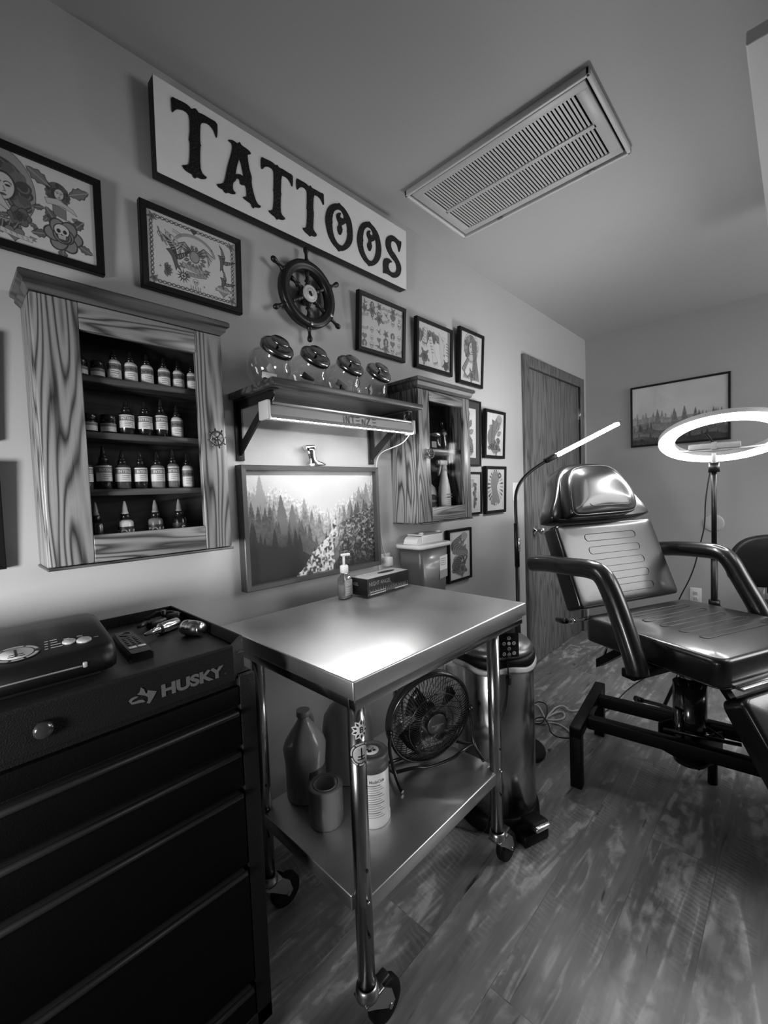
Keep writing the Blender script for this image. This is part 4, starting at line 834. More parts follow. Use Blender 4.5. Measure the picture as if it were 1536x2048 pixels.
for i, x in enumerate((.722, .862, 1.002, 1.142)):
    t = thing('glass_canister', 'round tilted glass canister with a chrome lid on the shelf, %s' % JL[i], 'canister', (x+.008*(i > 1), -.140, SHT+.0005), 0, 'slanted glass canisters on the shelf')
    if i == 0:
        R = []; ang = math.radians(48); c = Vector((0, 0, .062)); ax = Vector((0, -math.sin(ang), math.cos(ang))); r0 = .0675
        jb = MB(); ex = Vector((1, 0, 0)); ey = ax.cross(ex)
        prof = []
        for k in range(17):
            a = -PI/2+(PI*.5+math.radians(42))*k/16; prof.append((r0*math.cos(a), r0*math.sin(a)))
        prof += [(.046, .056), (.046, .064)]
        for r_, h_ in prof:
            ring = []
            for q in range(40):
                p = c+ax*h_+(ex*math.cos(q*PI/20)+ey*math.sin(q*PI/20))*max(r_, .0005); ring.append((p.x, p.y, max(p.z, 0)))
            R.append(ring)
        jb.loft(R, True, False); LM = Matrix.Translation(c+ax*.060) @ Matrix((ex, ey, ax)).transposed().to_4x4()
        ld = MB(); ld.lathe([(.047, 0), (.050, .001), (.0505, .012), (.047, .018), (.036, .0175), (.026, .011), (.010, .010), (0, .010)], LM, 40); hn = MB(); hn.cyl((0, 0, .010), (0, 0, .030), .004, .004, 12, M=LM)
        hn.lathe([(.006, .028), (.027, .030), (.029, .033), (.025, .036), (0, .037)], LM, 32)
        rm_ = MB(); rm_.tube([tuple(c+ax*.058+(ex*math.cos(q*PI/20)+ey*math.sin(q*PI/20))*.0465) for q in range(40)], .0022, 8, True)
        jars = (jb, ld, hn, rm_)
    jars[0].build('glass_body', GLS, t); jars[3].build('glass_rim', GLS, t); lo = jars[1].build('lid', mat('lid_chrome', .26, .20, 1), t); jars[2].build('lid_knob', mat('lid_chrome', .26, .20, 1), lo)
    for k in range(3):
        pk = MB(); rr = random.Random(i*7+k); pk.bbox(-.022, .022, -.004, .004, -.010, .010, .002)
        o = pk.build('cartridge_packet', mat('packet_white', .5, .4) if (k+i) % 3 else mat('packet_dark', .02, .4), None, (x+.008*(i > 1)-.012+.012*k, -.140+.01*(k-1), SHT+.016+.021*k)); o.rotation_euler = (.2*k, .25*(k-1)+.2, rr.uniform(-.8, .8))
        tag(o, 'small packet inside the glass canister that is %s, %s of its three' % (['leftmost', 'second from left', 'third from left', 'rightmost'][i], ['lowest', 'middle', 'topmost'][k]), 'packet', 'packets in the glass canisters')

# LED strip light hanging from the shelf
led = thing('strip_light', 'long silver strip light with INTENZE lettering hanging by chains under the shelf', 'light', (.655, -.205, 1.450))
LW = .650; SIL = mat('silver_housing', .50, .28, .85)
b = MB(); P = [(.018, .0), (.022, .010), (.016, .034), (.012, .046), (-.014, .046), (-.018, .034), (-.022, .010), (-.018, 0)]
R = [[(x, y, z) for y, z in [(-p[0], p[1]) for p in P]] for x in (.012, LW-.012)]; b.loft(R, True, True, None, False); b.build('housing', SIL, led)
for x in (0, LW-.012): MB().bbox(x, x+.012, -.025, .025, -.004, .050, .003).build('end_cap', mat('endcap_grey', .48, .35), led)
MB().bbox(.02, LW-.02, -.021, -.016, .040, .0465, .001).build('lip', SIL, led)
LEDM = mat('led_glow', .8, .5, emit=STRIP_E); b = MB()
for i in range(64): x = .018+(LW-.036)*i/63; b.bbox(x-.0032, x+.0032, -.018, -.010, -.0012, .0004, .0003, seg=1)
b.build('led_strip', LEDM, led)
b = MB()
# lettering: angular capitals made of bars on the front face
def bars(segs, x0, s):
    for (a, c_), (d, e_) in segs:
        p0 = Vector((x0+a*s, 0, c_*s)); p1 = Vector((x0+d*s, 0, e_*s)); q = (p1-p0).normalized()*.0012; n_ = Vector((-q.z, 0, q.x))*1.0
        vs = [p0-q-n_, p1+q-n_, p1+q+n_, p0-q+n_]; b.add([tuple(v) for v in vs], [(0, 1, 2, 3)], MF, False)
MF = T(.285, -.0238, .010) @ RX(math.radians(-12))
L_ = [(0, [((0, 0), (.1, .75)), ((.12, .95), (.14, 1.0))]), (.35, [((0, 0), (.15, 1)), ((.15, 1), (.5, 0)), ((.5, 0), (.65, 1))]), (1.1, [((0, 1), (.8, 1)), ((.4, 1), (.3, 0))]),
      (1.9, [((0, 1), (.7, 1)), ((-.03, .5), (.6, .5)), ((-.1, 0), (.6, 0))]), (2.75, [((0, 0), (.15, .75)), ((.15, .75), (.5, 0)), ((.5, 0), (.65, .75))]), (3.5, [((0, 1), (.8, 1)), ((.8, 1), (-.1, 0)), ((-.1, 0), (.7, 0))]), (4.5, [((0, 1), (.7, 1)), ((-.03, .5), (.6, .5)), ((-.1, 0), (.6, 0))])]
for x0, sg_ in L_: bars(sg_, x0*.030, .024)
b.build('lettering', mat('print_dark', .03, .5), led)
for x in (.035, LW-.035):
    b = MB(); n = 7
    for k in range(n):
        z = .046+.012*k*.72; pts = [(.0034*math.cos(a*PI/4), 0, z+.0062*math.sin(a*PI/4)) for a in range(8)]
        b.tube(pts, .0009, 5, True, T(x, 0, 0) @ T(0, 0, 0) @ (RZ(PI/2) if k % 2 else Matrix()))
    b.build('chain', CHROME, led)
cb = MB(); pts = smooth_pts([(1.300, -.20, 1.447), (1.302, -.165, 1.418), (1.300, -.10, 1.405), (1.298, -.04, 1.392), (1.300, -.012, 1.36), (1.302, -.006, 1.30), (1.308, -.006, 1.2), (1.318, -.006, 1.0), (1.335, -.012, .945)], 3, False)
cb.tube(pts, .0022, 8); cb.bbox(1.318, 1.352, -.040, -.008, .905, .945, .004)
tag(cb.build('power_cable', mat('cable_white', .62, .4), None), 'thin white cable from the strip light down to a plug behind the glove box', 'cable')
# small chrome boot standing on the landscape frame
bt = MB(); R = []
for z, cx_, rx_, ry_ in ((0, .012, .034, .013), (.006, .010, .036, .014), (.014, .002, .026, .013), (.022, -.008, .016, .012), (.040, -.012, .014, .012), (.058, -.014, .017, .014), (.070, -.016, .021, .016)): R.append([(cx_+rx_*math.cos(a*PI/12), ry_*math.sin(a*PI/12), z) for a in range(24)])
bt.loft(R, True, True); bt.bbox(-.034, -.012, -.012, .012, -.001, .012, .002); bt.bbox(-.040, .0, -.0125, .0125, .062, .078, .003); bt.cyl((-.03, -.012, .03), (-.036, -.014, .068), .004, n=8)
ob = bt.build('boot_ornament', mat('polished_metal', .62, .16, 1, bump=.5, bscale=120), None, (.972, -.022, 1.3305)); ob.rotation_euler = (0, -.10, 0); tag(ob, 'small polished metal boot ornament standing on top of the landscape frame', 'ornament')

# ---------------------------------------------------------------- black tool chest
CX0, CX1, CY0, CY1, CT = -.248, .437, -.487, -.035, .930
tc_ = thing('tool_chest', 'tall black steel tool chest with wide drawers and HUSKY lettering at lower left', 'tool chest', (CX0, CY0, 0)); CW, CD = CX1-CX0, CY1-CY0
CB = mat('chest_black', .0045, .5, bump=.6, bscale=420, spec=.2); CDK = mat('chest_drawer', .002, .6, bump=.3, bscale=420, spec=.06)
b = MB()
b.box(0, CW, .012, CD, .10, .862); b.bbox(0, .035, 0, .02, .10, .862, .002); b.bbox(CW-.035, CW, 0, .02, .10, .862, .002); b.bbox(0, CW, 0, .02, .10, .135, .002)
b.build('cabinet_body', CB, tc_)
b = MB(); ch = .045
O = [(0, 0), (CW-ch, 0), (CW, ch), (CW, CD), (0, CD)]
def inner(d): return [(d, d), (CW-ch-d*.4, d), (CW-d, ch+d*.4), (CW-d, CD-d), (d, CD-d)]
def rr_(P, z): return [(x, y, z) for x, y in P]
b.loft([rr_(O, .858), rr_(O, CT-.004), rr_(inner(.002), CT), rr_(inner(.006), CT), rr_(inner(.007), .902)], True, True, None, False)
b.build('top_tray', CB, tc_)
b = MB(); b.prism([(.012, .012), (CW-.013, .012), (CW-.013, CD-.012), (.012, CD-.012)], 0, .003, Matrix(((1, 0, 0, 0), (0, 0, 1, 0), (0, 1, 0, .9025), (0, 0, 0, 1))))
b.build('tray_liner', mat('liner_black', .016, .5, bump=.2, bscale=500), tc_)
lines = [.855, .800, .716, .630, .465, .212, .135]
for a, c in zip(lines[:-1], lines[1:]):
    d = MB(); d.bbox(.037, CW-.037, -.001, .03, c+.004, a-.012, .002); dob = d.build('drawer', CDK, tc_)
    if a < .85:
        p = MB(); p.tube([(.037, -.008, a-.008), (CW-.045, -.008, a-.008)], .0055, 10); p.bbox(.037, CW-.045, -.006, .012, a-.013, a-.004, .002); p.build('drawer_pull', mat('pull_trim', .012, .45, spec=.3), dob)
b = MB(); b.lathe([(.013, 0), (.013, .006), (.010, .010), (.0, .011)], T(.336, 0, .889) @ RX(PI/2), 28); b.build('lock', mat('lock_black', .02, .12, coat=1), tc_)
b = MB(); LM = T(-CX0+.254, -.0012, .8765) @ RY(0) @ WALLXZ; put_text(b, 'HUSKY', .0285, LM, bold=.05, sx=1.26, align='LEFT')
put_text(b, 'o', .006, T(-CX0+.3735, -.0012, .8775) @ WALLXZ)
cv = lambda q: [(x-CX0, z) for x, z in q]
dog1 = [(0.2027, 0.8876), (0.207, 0.8914), (0.2131, 0.8925), (0.2184, 0.8905), (0.2147, 0.8891), (0.2086, 0.8874), (0.2072, 0.8845), (0.2114, 0.8836), (0.2187, 0.8842), (0.2247, 0.8825), (0.2282, 0.8778), (0.2245, 0.8778), (0.2148, 0.8795), (0.207, 0.8805)]
dog2 = [(0.2163, 0.8947), (0.2207, 0.8972), (0.2229, 0.9046), (0.227, 0.9004), (0.2296, 0.8918), (0.2321, 0.8916), (0.2336, 0.8959), (0.2472, 0.8895), (0.2423, 0.8815), (0.2347, 0.8717), (0.2304, 0.8741), (0.2329, 0.878), (0.2329, 0.8836), (0.2288, 0.888), (0.2216, 0.892)]
b.build('lettering', mat('husky_grey', .075, .5), tc_)
b = MB(); b.prism(cv(dog1), -.0012, -.0002); b.prism(cv(dog2), -.0012, -.0002); b.build('dog_emblem', mat('husky_grey'), tc_)
for x in (.06, CW-.06):
    for y in (.06, CD-.06):
        k = MB(); k.bbox(x-.03, x+.03, y-.03, y+.03, .092, .1, .001); k.cyl((x-.014, y, .05), (x+.014, y, .05), .0495, n=28); k.bbox(x-.020, x-.016, y-.025, y+.025, .04, .095, .001); k.bbox(x+.016, x+.020, y-.025, y+.025, .04, .095, .001)
        k.build('caster', mat('rubber_black', .005, .6, spec=.2), tc_)

# label printer on the chest
TRAY = .9056
pr_ = thing('label_printer', 'black flat printer with round sticker and grey buttons on top of the tool chest', 'printer', (.045, -.255, TRAY+.001), math.radians(-2))
GB = mat('printer_black', .004, .38, spec=.3)
b = MB(); R = []
sec = [(-.125, .012), (-.128, .026), (-.120, .048), (-.10, .056), (.03, .072), (.085, .078), (.115, .074), (.125, .060), (.125, .012)]
for x, k in ((-.20, 1), (.150, 1), (.165, .97), (.174, .90), (.178, .78)):
    R.append([(x, y*k, .035+(z-.035)*k) for y, z in sec])
b.loft(R, True, True); b.build('case', GB, pr_)
b = MB(); b.bbox(-.19, .15, -.110, .110, 0, .013, .004); b.build('base', mat('printer_base', .003, .6), pr_)
PM = Matrix.Translation((0, -.10, .0565)) @ RX(math.atan2(.016, .13))     # sloping control panel: local x right, y up the slope
b = MB(); b.tube([(-.2, -.1265, .030), (.120, -.1265, .030)], .0016, 8); b.bbox(.12, .127, -.129, -.120, .026, .036, .002); b.build('front_trim', mat('trim_light', .30, .3), pr_)
b = MB(); b.prism([(-.2, .085), (.145, .085), (.145, .0852), (-.2, .0852)], .0, .0002, PM); 
for x, y, r_, v in ((.110, .036, .0105, 0), (.132, .028, .0120, 0)): b.lathe([(r_, 0), (r_, .003), (r_*.85, .0045), (0, .005)], PM @ T(x, y, 0), 28)
b.build('buttons', mat('button_grey', .32, .3), pr_)
b = MB()
for x, y, l in ((.076, .062, .005), (.075, .050, .005), (.074, .038, .005), (.073, .026, .005), (.084, .063, .011), (.084, .051, .010), (.083, .039, .016), (.082, .027, .017), (.104, .056, .009), (.106, .052, .005), (.125, .056, .009), (.126, .050, .008), (.148, .034, .008)): b.bbox(x, x+l, y, y+.0016, .0002, .0008, .0001, PM, 1)
b.build('printed_legends', mat('legend_pale', .4, .4), pr_)
def round_sticker(mb, M, r):
    """grey disc, dark ring with a broken rim of tick letters, inverted cross with two bars"""
    mb.mi = 1; mb.lathe([(r, 0), (r, .0003), (0, .0003)], M, 48); mb.mi = 0
    for a0, a1 in ((.15, 1.0), (1.15, 2.1), (2.3, 3.3), (3.5, 4.3), (4.45, 5.0), (5.15, 6.0)):
        mb.prism(circ(0, 0, r*.94, None, 10, a0, a1)+circ(0, 0, r*.80, None, 10, a1, a0), .0004, .0005, M @ Matrix(((1, 0, 0, 0), (0, 0, 1, 0), (0, 1, 0, 0), (0, 0, 0, 1))))
    mb.lathe([(r*.72, .0004), (r*.72, .0006), (0, .0006)], M, 40); mb.mi = 1
    mb.box(-r*.06, r*.06, -r*.42, r*.52, .0007, .0008, M); mb.box(-r*.30, r*.30, -r*.22, -r*.12, .0007, .0008, M); mb.box(-r*.34, r*.34, -r*.46, -r*.36, .0007, .0008, M)
STK = [mat('sticker_grey', .42, .5), mat('sticker_black', .008, .5)]
b = MB(); round_sticker(b, PM @ T(.034, .036, .0006), .034); b.build('round_sticker', STK, pr_)
# remote
rc = thing('remote_control', 'small black remote control with two white buttons beside the printer on the tool chest', 'remote control', (.272, -.262, TRAY), math.radians(-4))
b = MB(); R = []
for y, w_ in ((-.092, .019), (-.088, .022), (.0, .0235), (.085, .021), (.092, .017)): R.append([(-w_, y, .001), (w_, y, .001), (w_, y, .013), (w_-.004, y, .018), (-w_+.004, y, .018), (-w_, y, .013)])
b.loft(R, True, True, None, False); b.build('case', GB, rc)
b = MB()
for i in range(5):
    for j in range(3): b.bbox(-.013+.010*j, -.007+.010*j, -.028+.014*i, -.022+.014*i, .018, .0195, .0008)
b.tube([(.011*math.cos(a*PI/12), .062+.014*math.sin(a*PI/12), .0185) for a in range(24)], .0014, 6, True); b.build('buttons', mat('remote_button', .06, .4), rc)
b = MB(); b.bbox(-.016, -.001, -.056, -.046, .018, .0198, .0006); b.bbox(.001, .016, -.056, -.046, .018, .0198, .0006); b.build('white_buttons', mat('legend_white', .75, .4), rc)
# tattoo machines
t = thing('tattoo_pen', 'shiny metal tattoo pen machine lying on the tool chest, pointing left', 'tattoo machine', (.366, -.200, TRAY+.014), math.radians(205))
b = MB(); MX = RY(PI/2)
b.lathe([(.0, -.034), (.011, -.034), (.0135, -.030), (.0135, .010), (.012, .014), (.0135, .018), (.0135, .020), (.010, .024), (.0, .024)], MX, 24); b.build('body', mat('brushed_grip', .5, .22, 1), t)
b = MB(); b.lathe([(.0, .022), (.0085, .022), (.0095, .026), (.007, .030), (.0085, .034), (.006, .038), (.0075, .042), (.005, .046), (.004, .062), (.0, .063)], MX, 20); b.build('tip', CHROME, t)
b = MB(); b.bbox(-.020, -.004, -.0145, -.012, -.004, .004, .001); b.build('window', mat('window_dark', .03, .3), t)
t = thing('tattoo_grip', 'fat polished metal grip lying beside the tattoo pen on the tool chest', 'tattoo machine', (.396, -.282, TRAY+.0185), math.radians(110))
b = MB(); b.lathe([(.0, -.030), (.013, -.030), (.0155, -.026), (.0145, -.022), (.0175, -.018), (.018, .006), (.0165, .010), (.018, .014), (.017, .026), (.013, .030), (.009, .029), (.008, .022), (.0, .022)], MX, 28); b.build('body', mat('brushed_grip', .5, .22, 1), t)
b = MB(); b.lathe([(.0, .023), (.006, .023), (.006, .028), (.0, .028)], MX, 16); b.build('socket', mat('window_dark', .03, .3), t)
b = MB(); b.bbox(-.052, -.006, -.016, .014, 0, .020, .005, RZ(.2)); b.bbox(-.002, .030, -.018, .010, 0, .026, .005, RZ(-.3)); b.tube([(-.05, .0, .022), (-.02, .014, .030), (.01, .0, .028), (.036, -.008, .016)], .004, 8); b.tube([(-.055, -.01, .014), (-.075, -.02, .012)], [.007, .004], 8)
b.cyl((-.008, 0, .012), (-.008, 0, .036), .006, n=14); tag(b.build('coil_machine', mat('machine_black', .012, .4), None, (.395, -.118, TRAY)), 'black coil tattoo machine in the back corner of the tool chest', 'tattoo machine')

# ---------------------------------------------------------------- steel work table
TX0, TX1, TY0, TY1, TZ = .536, 1.270, -.685, -.112, .860
tb = thing('steel_table', 'stainless steel work table with an undershelf and casters along the wall', 'table', (TX0, TY0, 0)); TW, TD = TX1-TX0, TY1-TY0
ST = steel('table_steel', .66, .35, 'X'); STL = steel('leg_steel', .42, .20, 'Z')
b = MB(); b.bbox(0, TW, 0, TD, TZ-.040, TZ, .0035, seg=3); b.build('tabletop', ST, tb)
b = MB(); b.bbox(.010, TW-.010, .008, .028, TZ-.066, TZ-.0405, .002); b.bbox(.010, TW-.010, TD-.028, TD-.008, TZ-.066, TZ-.0405, .002); b.bbox(.010, .030, .028, TD-.028, TZ-.066, TZ-.0405, .002); b.bbox(TW-.03, TW-.01, .028, TD-.028, TZ-.066, TZ-.0405, .002)
b.build('under_frame', STL, tb)
LX = (.600-TX0, 1.180-TX0); LY = (-.615-TY0, -.20-TY0)
b = MB(); b.bbox(LX[0]+.006, LX[1]-.006, LY[0]-.010, LY[1]+.010, .292, .330, .003); b.bbox(LX[0]-.016, LX[1]+.016, LY[0]+.022, LY[1]-.022, .292, .3299, .003); b.build('lower_shelf', ST, tb)
for i, x in enumerate(LX):
    for j, y in enumerate(LY):
        l = MB(); l.cyl((x, y, .118), (x, y, TZ-.04), .0195, n=28); l.cyl((x, y, TZ-.085), (x, y, TZ-.04), .026, n=28); lo = l.build('leg', STL, tb)
        h = MB()
        for z in (.405, .255): h.lathe([(.0035, 0), (.0035, .0012), (0, .0013)], T(x-.003, y-.0193, z) @ RX(PI/2), 12)
        h.build('holes', mat('hole_black', .003, .8), lo)
        h = MB(); h.lathe([(.004, 0), (.003, .003), (0, .004)], T(x-.003, y-.0193, .335 if j else .333) @ RX(PI/2), 12); h.build('screw', CHROME, lo)
        c = MB(); c.lathe([(.026, .104), (.027, .112), (.024, .128), (.0205, .130)], T(x, y, 0), 24, True, False); dx = .052
        c.prism([(x-.022, .106), (x+.034, .106), (x+.056, .085), (x+.066, .050), (x+.056, .040), (x+.046, .046), (x+.0, .085), (x-.018, .098)], y-.022, y-.019); c.prism([(x-.022, .106), (x+.034, .106), (x+.056, .085), (x+.066, .050), (x+.056, .040), (x+.046, .046), (x+.0, .085), (x-.018, .098)], y+.019, y+.022)
        c.bbox(x-.022, x+.034, y-.022, y+.022, .102, .108, .002); c.cyl((x+dx, y-.024, .0465), (x+dx, y+.024, .0465), .006, n=12); co = c.build('caster', mat('caster_zinc', .38, .32, 1), tb)
        w_ = MB(); w_.lathe([(0, -.0135), (.028, -.0135), (.042, -.013), (.046, -.008), (.046, .008), (.042, .013), (.028, .0135), (0, .0135)], T(x+dx, y, .0465) @ RX(PI/2), 32); w_.build('wheel', mat('rubber_black', .005, .6, spec=.2), co)
        if j == 0:
            k = MB(); k.bbox(x+.030, x+.062, y-.012, y+.012, .100, .108, .003, RY(0)); k.build('brake', mat('brake_dark', .03, .4), co)
        if (i, j) == (0, 0):   # stickers wrapped on the near leg
            s_ = MB()
            def wrapM(mb, M0): pass
            q = MB(); q.mi = 1; pts = []
            for n_ in range(20): r_ = .0235 if n_ % 2 == 0 else .0175; pts.append((r_*math.sin(n_*PI/10), r_*math.cos(n_*PI/10)))
            q.mi = 0; q.prism(pts, -.0002, -.0001); q.mi = 1
            for n_ in range(10): a = n_*PI/5; q.prism([(.014*math.sin(a-.18), .014*math.cos(a-.18)), (.021*math.sin(a), .021*math.cos(a)), (.014*math.sin(a+.18), .014*math.cos(a+.18)), (.010*math.sin(a), .010*math.cos(a))], -.0004, -.0003)
            q.mi = 1; put_text(q, 'B', .018, T(0, -.0005, -.0062) @ WALLXZ, .02)
            q2 = MB(); round_sticker(q2, RX(PI/2), .0265)
            def subdiv_wrap(src, zc, nm, mats, a0):
                o = src.build(nm, mats, lo); bm = bmesh.new(); bm.from_mesh(o.data)
                bmesh.ops.triangulate(bm, faces=bm.faces[:]); bmesh.ops.subdivide_edges(bm, edges=[e for e in bm.edges if abs(e.verts[0].co.x-e.verts[1].co.x) > .006], cuts=4, use_grid_fill=True)
                for v in bm.verts:
                    R_ = .0198+(-v.co.y); a = a0+v.co.x/.0197; v.co = Vector((x+R_*math.cos(a), y+R_*math.sin(a), zc+v.co.z))
                bm.to_mesh(o.data); bm.free()
            subdiv_wrap(q, .721, 'star_sticker', [mat('label_white'), mat('sticker_black')], -PI/2-.15)
            subdiv_wrap(q2, .668, 'cross_sticker', STK, -PI/2-.25)

# things on the table
t = thing('soap_dispenser', 'clear pump bottle of soap standing at the back of the steel table', 'pump bottle', (.966, -.165, TZ+.0005), .15)
b = MB(); R = []
for z, k in ((0, .93), (.003, 1), (.062, 1), (.074, .93), (.084, .5), (.090, .40), (.094, .40)): R.append([(x*k, y*k, z) for x, y in rrect(-.027, .027, -.017, .017, .012, 5)])
b.loft(R, True, True); b.build('body', glass('soap_bottle', .80, 2.5), t)
R = []; b = MB()
for z, k in ((.003, .90), (.050, .90)): R.append([(x*k, y*k, z) for x, y in rrect(-.027, .027, -.017, .017, .012, 5)])
b.loft(R, True, True); b.build('liquid', mat('liquid_grey', .33, .2), t)
b = MB(); b.lathe([(.0135, .090), (.0145, .092), (.0145, .114), (.011, .117), (0, .117)], n=24); b.cyl((0, 0, .115), (0, 0, .150), .0045, n=12); b.bbox(-.010, .024, -.006, .006, .148, .157, .003, RZ(-.4)); b.build('pump', mat('pump_white', .68, .35), t)
b = MB(); b.mi = 0; b.prism(rrect(-.020, .020, .012, .066, .003), -.0176, -.0172); b.mi = 1; put_text(b, 'Dial', .016, T(0, -.0178, .046) @ WALLXZ, .012)
for i in range(3): b.box(-.014, .012-.003*i, -.0179, -.0177, .036-.007*i, .0385-.007*i)
b.build('label', [mat('soap_label', .38, .4), mat('soap_print', .72, .4)], t)
gb = thing('glove_box_holder', 'clear acrylic holder with a black glove box on the steel table against the wall', 'glove box', (1.118, -.192, TZ+.0005), math.radians(1.5))
b = MB(); b.bbox(-.113, .113, -.042, .042, .006, .066, .0015); b.build('glove_carton', mat('carton_black', .010, .5, spec=.15), gb)
b = MB(); b.mi = 0
put_text(b, 'NIGHT ANGEL', .020, T(-.105, -.0427, .040) @ WALLXZ, .01, .86, align='LEFT'); put_text(b, 'ANGEL', .016, Matrix.Translation((-.1137, .022, .040)) @ RZ(-PI/2) @ WALLXZ, .008, .8, align='CENTER')
for i in range(40): h_ = .006+.012*abs(math.sin(i*1.9)); b.box(-.108+.0054*i, -.1062+.0054*i, -.0425, -.0424, .010, .010+h_)
b.mi = 1; b.box(-.100, -.02, -.0427, -.0425, .009, .012); b.box(.03, .105, -.0427, -.0425, .009, .012); b.box(-.100, -.02, -.0427, -.0425, .018, .0195)
b.build('lettering', [mat('carton_grey', .20, .4), mat('label_white')], gb)
b = MB(); b.bbox(-.110, .110, -.040, .040, .0662, .0672, .0005); b.build('carton_top', mat('carton_top', .36, .35), gb)
b = MB(); b.prism(circ(0, .0, .045, .014, 32), 0, .0006, T(.03, 0, .0675) @ Matrix(((1, 0, 0, 0), (0, 0, 1, 0), (0, 1, 0, 0), (0, 0, 0, 1)))); b.build('opening', mat('hole_black'), gb)
b = MB()
for a in ((-.118, .118, -.048, -.046, 0, .068), (-.118, .118, .046, .048, 0, .068), (-.118, -.116, -.046, .046, 0, .068), (.116, .118, -.046, .046, 0, .068), (-.116, .116, -.046, .046, 0, .003)): b.box(*a)
b.build('acrylic_case', glass('acrylic', .97, .25), gb)
# sharps container on the wall
sc_ = thing('sharps_container', 'grey wall mounted sharps container with a pale lid beyond the steel table', 'sharps container', (1.512, -.002, .742))
b = MB(); R = []
for z, k in ((0, .86), (.004, .88), (.235, 1)): R.append([(x*k, -.078+y*k*.96, z) for x, y in rrect(-.100, .100, -.072, .072, .022, 6)])
b.loft(R, True, True); b.build('bin', mat('bin_grey', .085, .35, coat=.2), sc_)
b = MB(); R = []
for z, k in ((.232, 1.06), (.236, 1.09), (.246, 1.09), (.250, 1.05)): R.append([(x*k, -.080+y*k, z) for x, y in rrect(-.106, .106, -.074, .074, .026, 6)])
b.loft(R, True, True); b.build('lid', mat('lid_pale', .5, .4), sc_)
b = MB(); b.bbox(-.060, .085, -.125, -.118, .250, .292, .002); b.bbox(-.060, .085, -.045, -.040, .250, .290, .002); b.bbox(-.065, .088, -.125, -.040, .286, .292, .002)
b.prism([(-.100, .250)]+[(-.060-.036*math.cos(a*PI/16), .250+.034*math.sin(a*PI/16)) for a in range(0, 9)]+[(-.060, .250)], -.12, -.045)
for x in (-.05, .07): b.cyl((x, -.118, .295), (x, -.10, .295), .006, n=12)
b.build('drop_hood', mat('lid_white', .58, .35), sc_)
b = MB(); b.mi = 0; b.prism([(.028, .085), (.085, .09), (.089, .19), (.031, .185)], -.1455, -.1450); b.mi = 1; b.prism([(.028, .085), (.085, .09), (.0865, .125), (.029, .122)], -.1460, -.1456)
for i in range(4): b.box(.036, .076, -.1462, -.1456, .145+.009*i, .148+.009*i)
b.build('label', [mat('label_white'), mat('label_mid', .25, .5)], sc_)

# things on the lower shelf
SHZ = .3305
t = thing('wipes_canister', 'white disinfectant wipes canister with a grey lid on the undershelf by the near leg', 'canister', (.782, -.462, SHZ), -.6)
b = MB(); b.lathe([(0, 0), (.046, 0), (.048, .004), (.048, .018), (.0465, .022), (.0465, .165), (0, .166)], n=48); b.build('body', mat('canister_white', .62, .35), t)
b = MB(); b.lathe([(.0485, .150), (.0485, .186), (.045, .190), (.040, .190), (.038, .187), (.026, .187), (.024, .189), (0, .189)], n=48); lo = b.build('lid', mat('canister_lid', .085, .4), t)
b = MB(); b.lathe([(.022, .1892), (.022, .1898), (0, .1898)], n=32); b.build('lid_sticker', mat('label_white'), lo)
b = MB(); b.lathe([(.004, .1899), (.004, .1902), (0, .1902)], T(-.009, .002, 0), 16); b.lathe([(.006, .1899), (.006, .1902), (0, .1902)], T(-.004, -.006, 0), 16); b.lathe([(.005, .1899), (.005, .1902), (0, .1902)], T(.009, -.003, 0), 16); b.box(-.001, .001, -.014, .014, .1899, .1902, RZ(-.8)); b.build('lid_symbol', mat('label_print'), lo)
b = MB(); wrap_text(b, 'MadaCide', .0115, .0468, .125, -PI/2+.15, sx=.95, bold=.02)
def arcline(mb, z, a0, a1, hw_, R_=.0468): mb.tube([(R_*math.cos(a0+(a1-a0)*i/8), R_*math.sin(a0+(a1-a0)*i/8), z) for i in range(9)], hw_, 4)
for i in range(15): arcline(b, .118-.0062*i, -PI/2-.45, -PI/2+.45+.25*((i*7) % 3-1)*.5, .0006 if i % 4 else .0011)
for i in range(13): arcline(b, .120-.0065*i, -PI/2-1.2, -PI/2-.62, .0007)
b.build('label_print', mat('label_print_grey', .16, .5), t)
t = thing('tape_roll', 'wide roll of tape standing on end on the undershelf', 'tape roll', (.690, -.372, SHZ))
b = MB(); b.lathe([(.033, 0), (.046, 0), (.047, .002), (.047, .100), (.046, .102), (.033, .102), (.033, 0)], n=48, cap0=False, cap1=False); b.build('tape', mat('tape_grey', .21, .38, coat=.2), t)
b = MB(); b.lathe([(.0328, .0), (.0328, .1035), (.030, .1035), (.030, .0), (.0328, 0)], n=48, cap0=False, cap1=False); b.build('core', mat('core_pale', .33, .7), t)
t = thing('plastic_jug', 'translucent plastic gallon jug with a screw cap on the undershelf, left of the tape roll', 'jug', (.715, -.245, SHZ), .6)
b = MB(); JP = mat('jug_plastic', .30, .3, coat=.3); R = []
for z, k in ((0, .86), (.006, .93), (.105, .95), (.120, .98), (.150, 1.0), (.170, .90), (.200, .60), (.220, .36), (.232, .27), (.244, .27)):
    rr__ = .062*k; n_ = 40; amp = .035 if .13 < z < .215 else 0
    R.append([(rr__*(1+amp*math.cos(6*a*2*PI/n_))*math.cos(a*2*PI/n_), rr__*(1+amp*math.cos(6*a*2*PI/n_))*math.sin(a*2*PI/n_), z) for a in range(n_)])
b.loft(R, True, True); b.tube([(.018, 0, .232), (.045, 0, .226), (.062, 0, .195), (.062, 0, .165), (.054, 0, .140)], .010, 12); b.build('body', JP, t)
b = MB(); b.cyl((0, 0, .240), (0, 0, .257), .020, n=28); b.build('cap', mat('cap_pale', .30, .4), t)
b = MB(); b.lathe([(.0595, .045), (.0595, .10)], n=40, cap0=False, cap1=False); 
